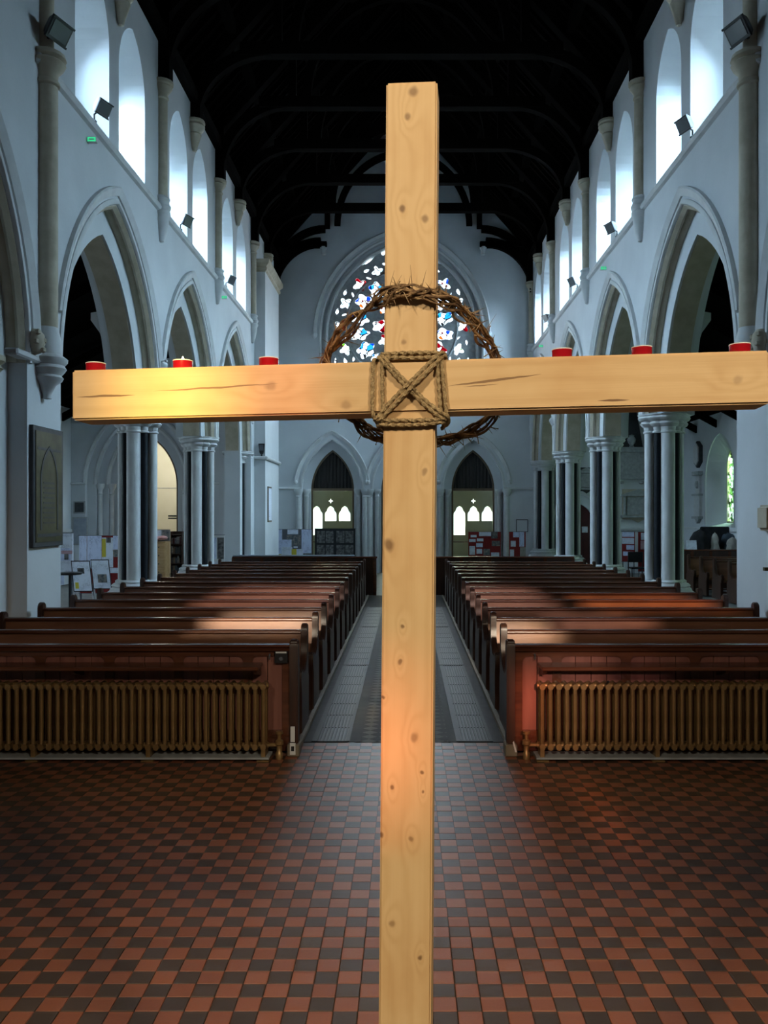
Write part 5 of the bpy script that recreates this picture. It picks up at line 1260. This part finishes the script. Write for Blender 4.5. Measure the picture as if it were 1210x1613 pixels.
# side aisle pews with coats and bags on them
tp = None
for k in range(6):
    y = 17.1 + k * .92
    if tp is None: tp = make_pew('pew', 1.95); t = tp
    else: t = copy_tree(tp)
    t.location = (7.20, y, 0.0)
    tag(t, '%s short dark pew in the side aisle beyond the lancet side piers' % ORD[k], 'pew', 'side aisle pews')
t = thing('pew_screen', 'dark panelled back screen of the side aisle pews', 'screen', (7.1, 22.75, 0))
obj('panel', MB().box((0, -.02, 0), (2.1, .02, 1.0)), 'pew_dark', t); obj('cap_rail', MB().box((-.02, -.05, 1.0), (2.12, .05, 1.04)), 'pew', t, bevel=.008)
for k in range(5): obj('stile', MB().box((k * .5, -.035, 0), (k * .5 + .08, -.02, 1.0)), 'pew', t)
def heap(name, label, cat, m, loc, dims, seed, n=14):
    """lumpy soft bundle"""
    rings = []; rows = 9
    for i in range(rows):
        f = i / (rows - 1); ring = []
        for k in range(22):
            a = 2 * PI * k / 22; p = Vector((math.cos(a), math.sin(a), f * 1.6))
            q = 1 + .35 * noise.noise(p * 1.4 + Vector((seed, 0, 0))) + .12 * noise.noise(p * 4 + Vector((0, seed, 0)))
            r = (1 - f ** 2.6) ** .5 * q if f < 1 else .02
            ring.append((dims[0] * r * math.cos(a), dims[1] * r * math.sin(a), dims[2] * f * (1 + .10 * noise.noise(p * 2 + Vector((seed, 3, 0))))))
        rings.append(ring)
    return tag(obj(name, MB().rings(rings), m, None, loc, smooth=True), label, cat)
t = thing('table', 'plain dark table behind the side aisle pews, heaped with coats and bags', 'table', (8.15, 23.3, 0))
obj('top', MB().box((-1.0, -.32, .98), (1.0, .32, 1.02)), 'pew_dark', t)
for a in (-.92, .92):
    for b_ in (-.26, .26): obj('leg', MB().box((a - .03, b_ - .03, 0), (a + .03, b_ + .03, .98)), 'pew_dark', t)
heap('coat', 'heap of black coats beside the pier on the dark table', 'coat', 'black_cloth', (8.02, 23.26, 1.02), (.27, .20, .54), 1.0)
heap('bag', 'grey canvas bag leaning on the black coats', 'bag', 'beige_cloth', (8.42, 23.2, 1.02), (.10, .14, .46), 2.0)
heap('coat', 'dark blue coat heaped behind the beige canvas bundle', 'coat', 'blue_cloth', (8.83, 23.34, 1.02), (.23, .13, .46), 3.0)
heap('cloth_bundle', 'beige canvas bundle in front of the dark blue coat', 'bag', 'beige_cloth', (8.84, 23.06, 1.02), (.16, .10, .34), 4.4)
tag(obj('paper_sheet', MB().box((-.14, -.004, 0), (.14, .004, .26)), 'paper', None, (7.72, 22.99, 1.02), rot=(-.2, 0, 0)), 'white sheet of paper propped against the black coats', 'paper')
tag(obj('black_case', MB().box((-.40, -.05, 0), (.40, .05, .62)), 'black_cloth', None, (8.55, 23.58, 1.02), bevel=.03), 'flat dark case standing behind the coats', 'case')

# centre door stand seen beside the foot of the cross
t = thing('side_table', 'small table with a pale cloth at the head of the aisle', 'table', (-1.05, 21.6, 0))
obj('top', MB().box((-.1, -.3, .44), (.3, .3, .47)), 'pew_dark', t)
for a in (-.07, .27):
    for b_ in (-.27, .27): obj('leg', MB().box((a - .02, b_ - .02, 0), (a + .02, b_ + .02, .44)), 'pew_dark', t)
tag(obj('cushion', MB().lathe([(0, 0), (.15, .0), (.19, .04), (.15, .09), (0, .10)], n=18), 'beige_cloth', None, (-.95, 21.55, .47), smooth=True), 'pale round cushion on the small table by the aisle', 'cushion')
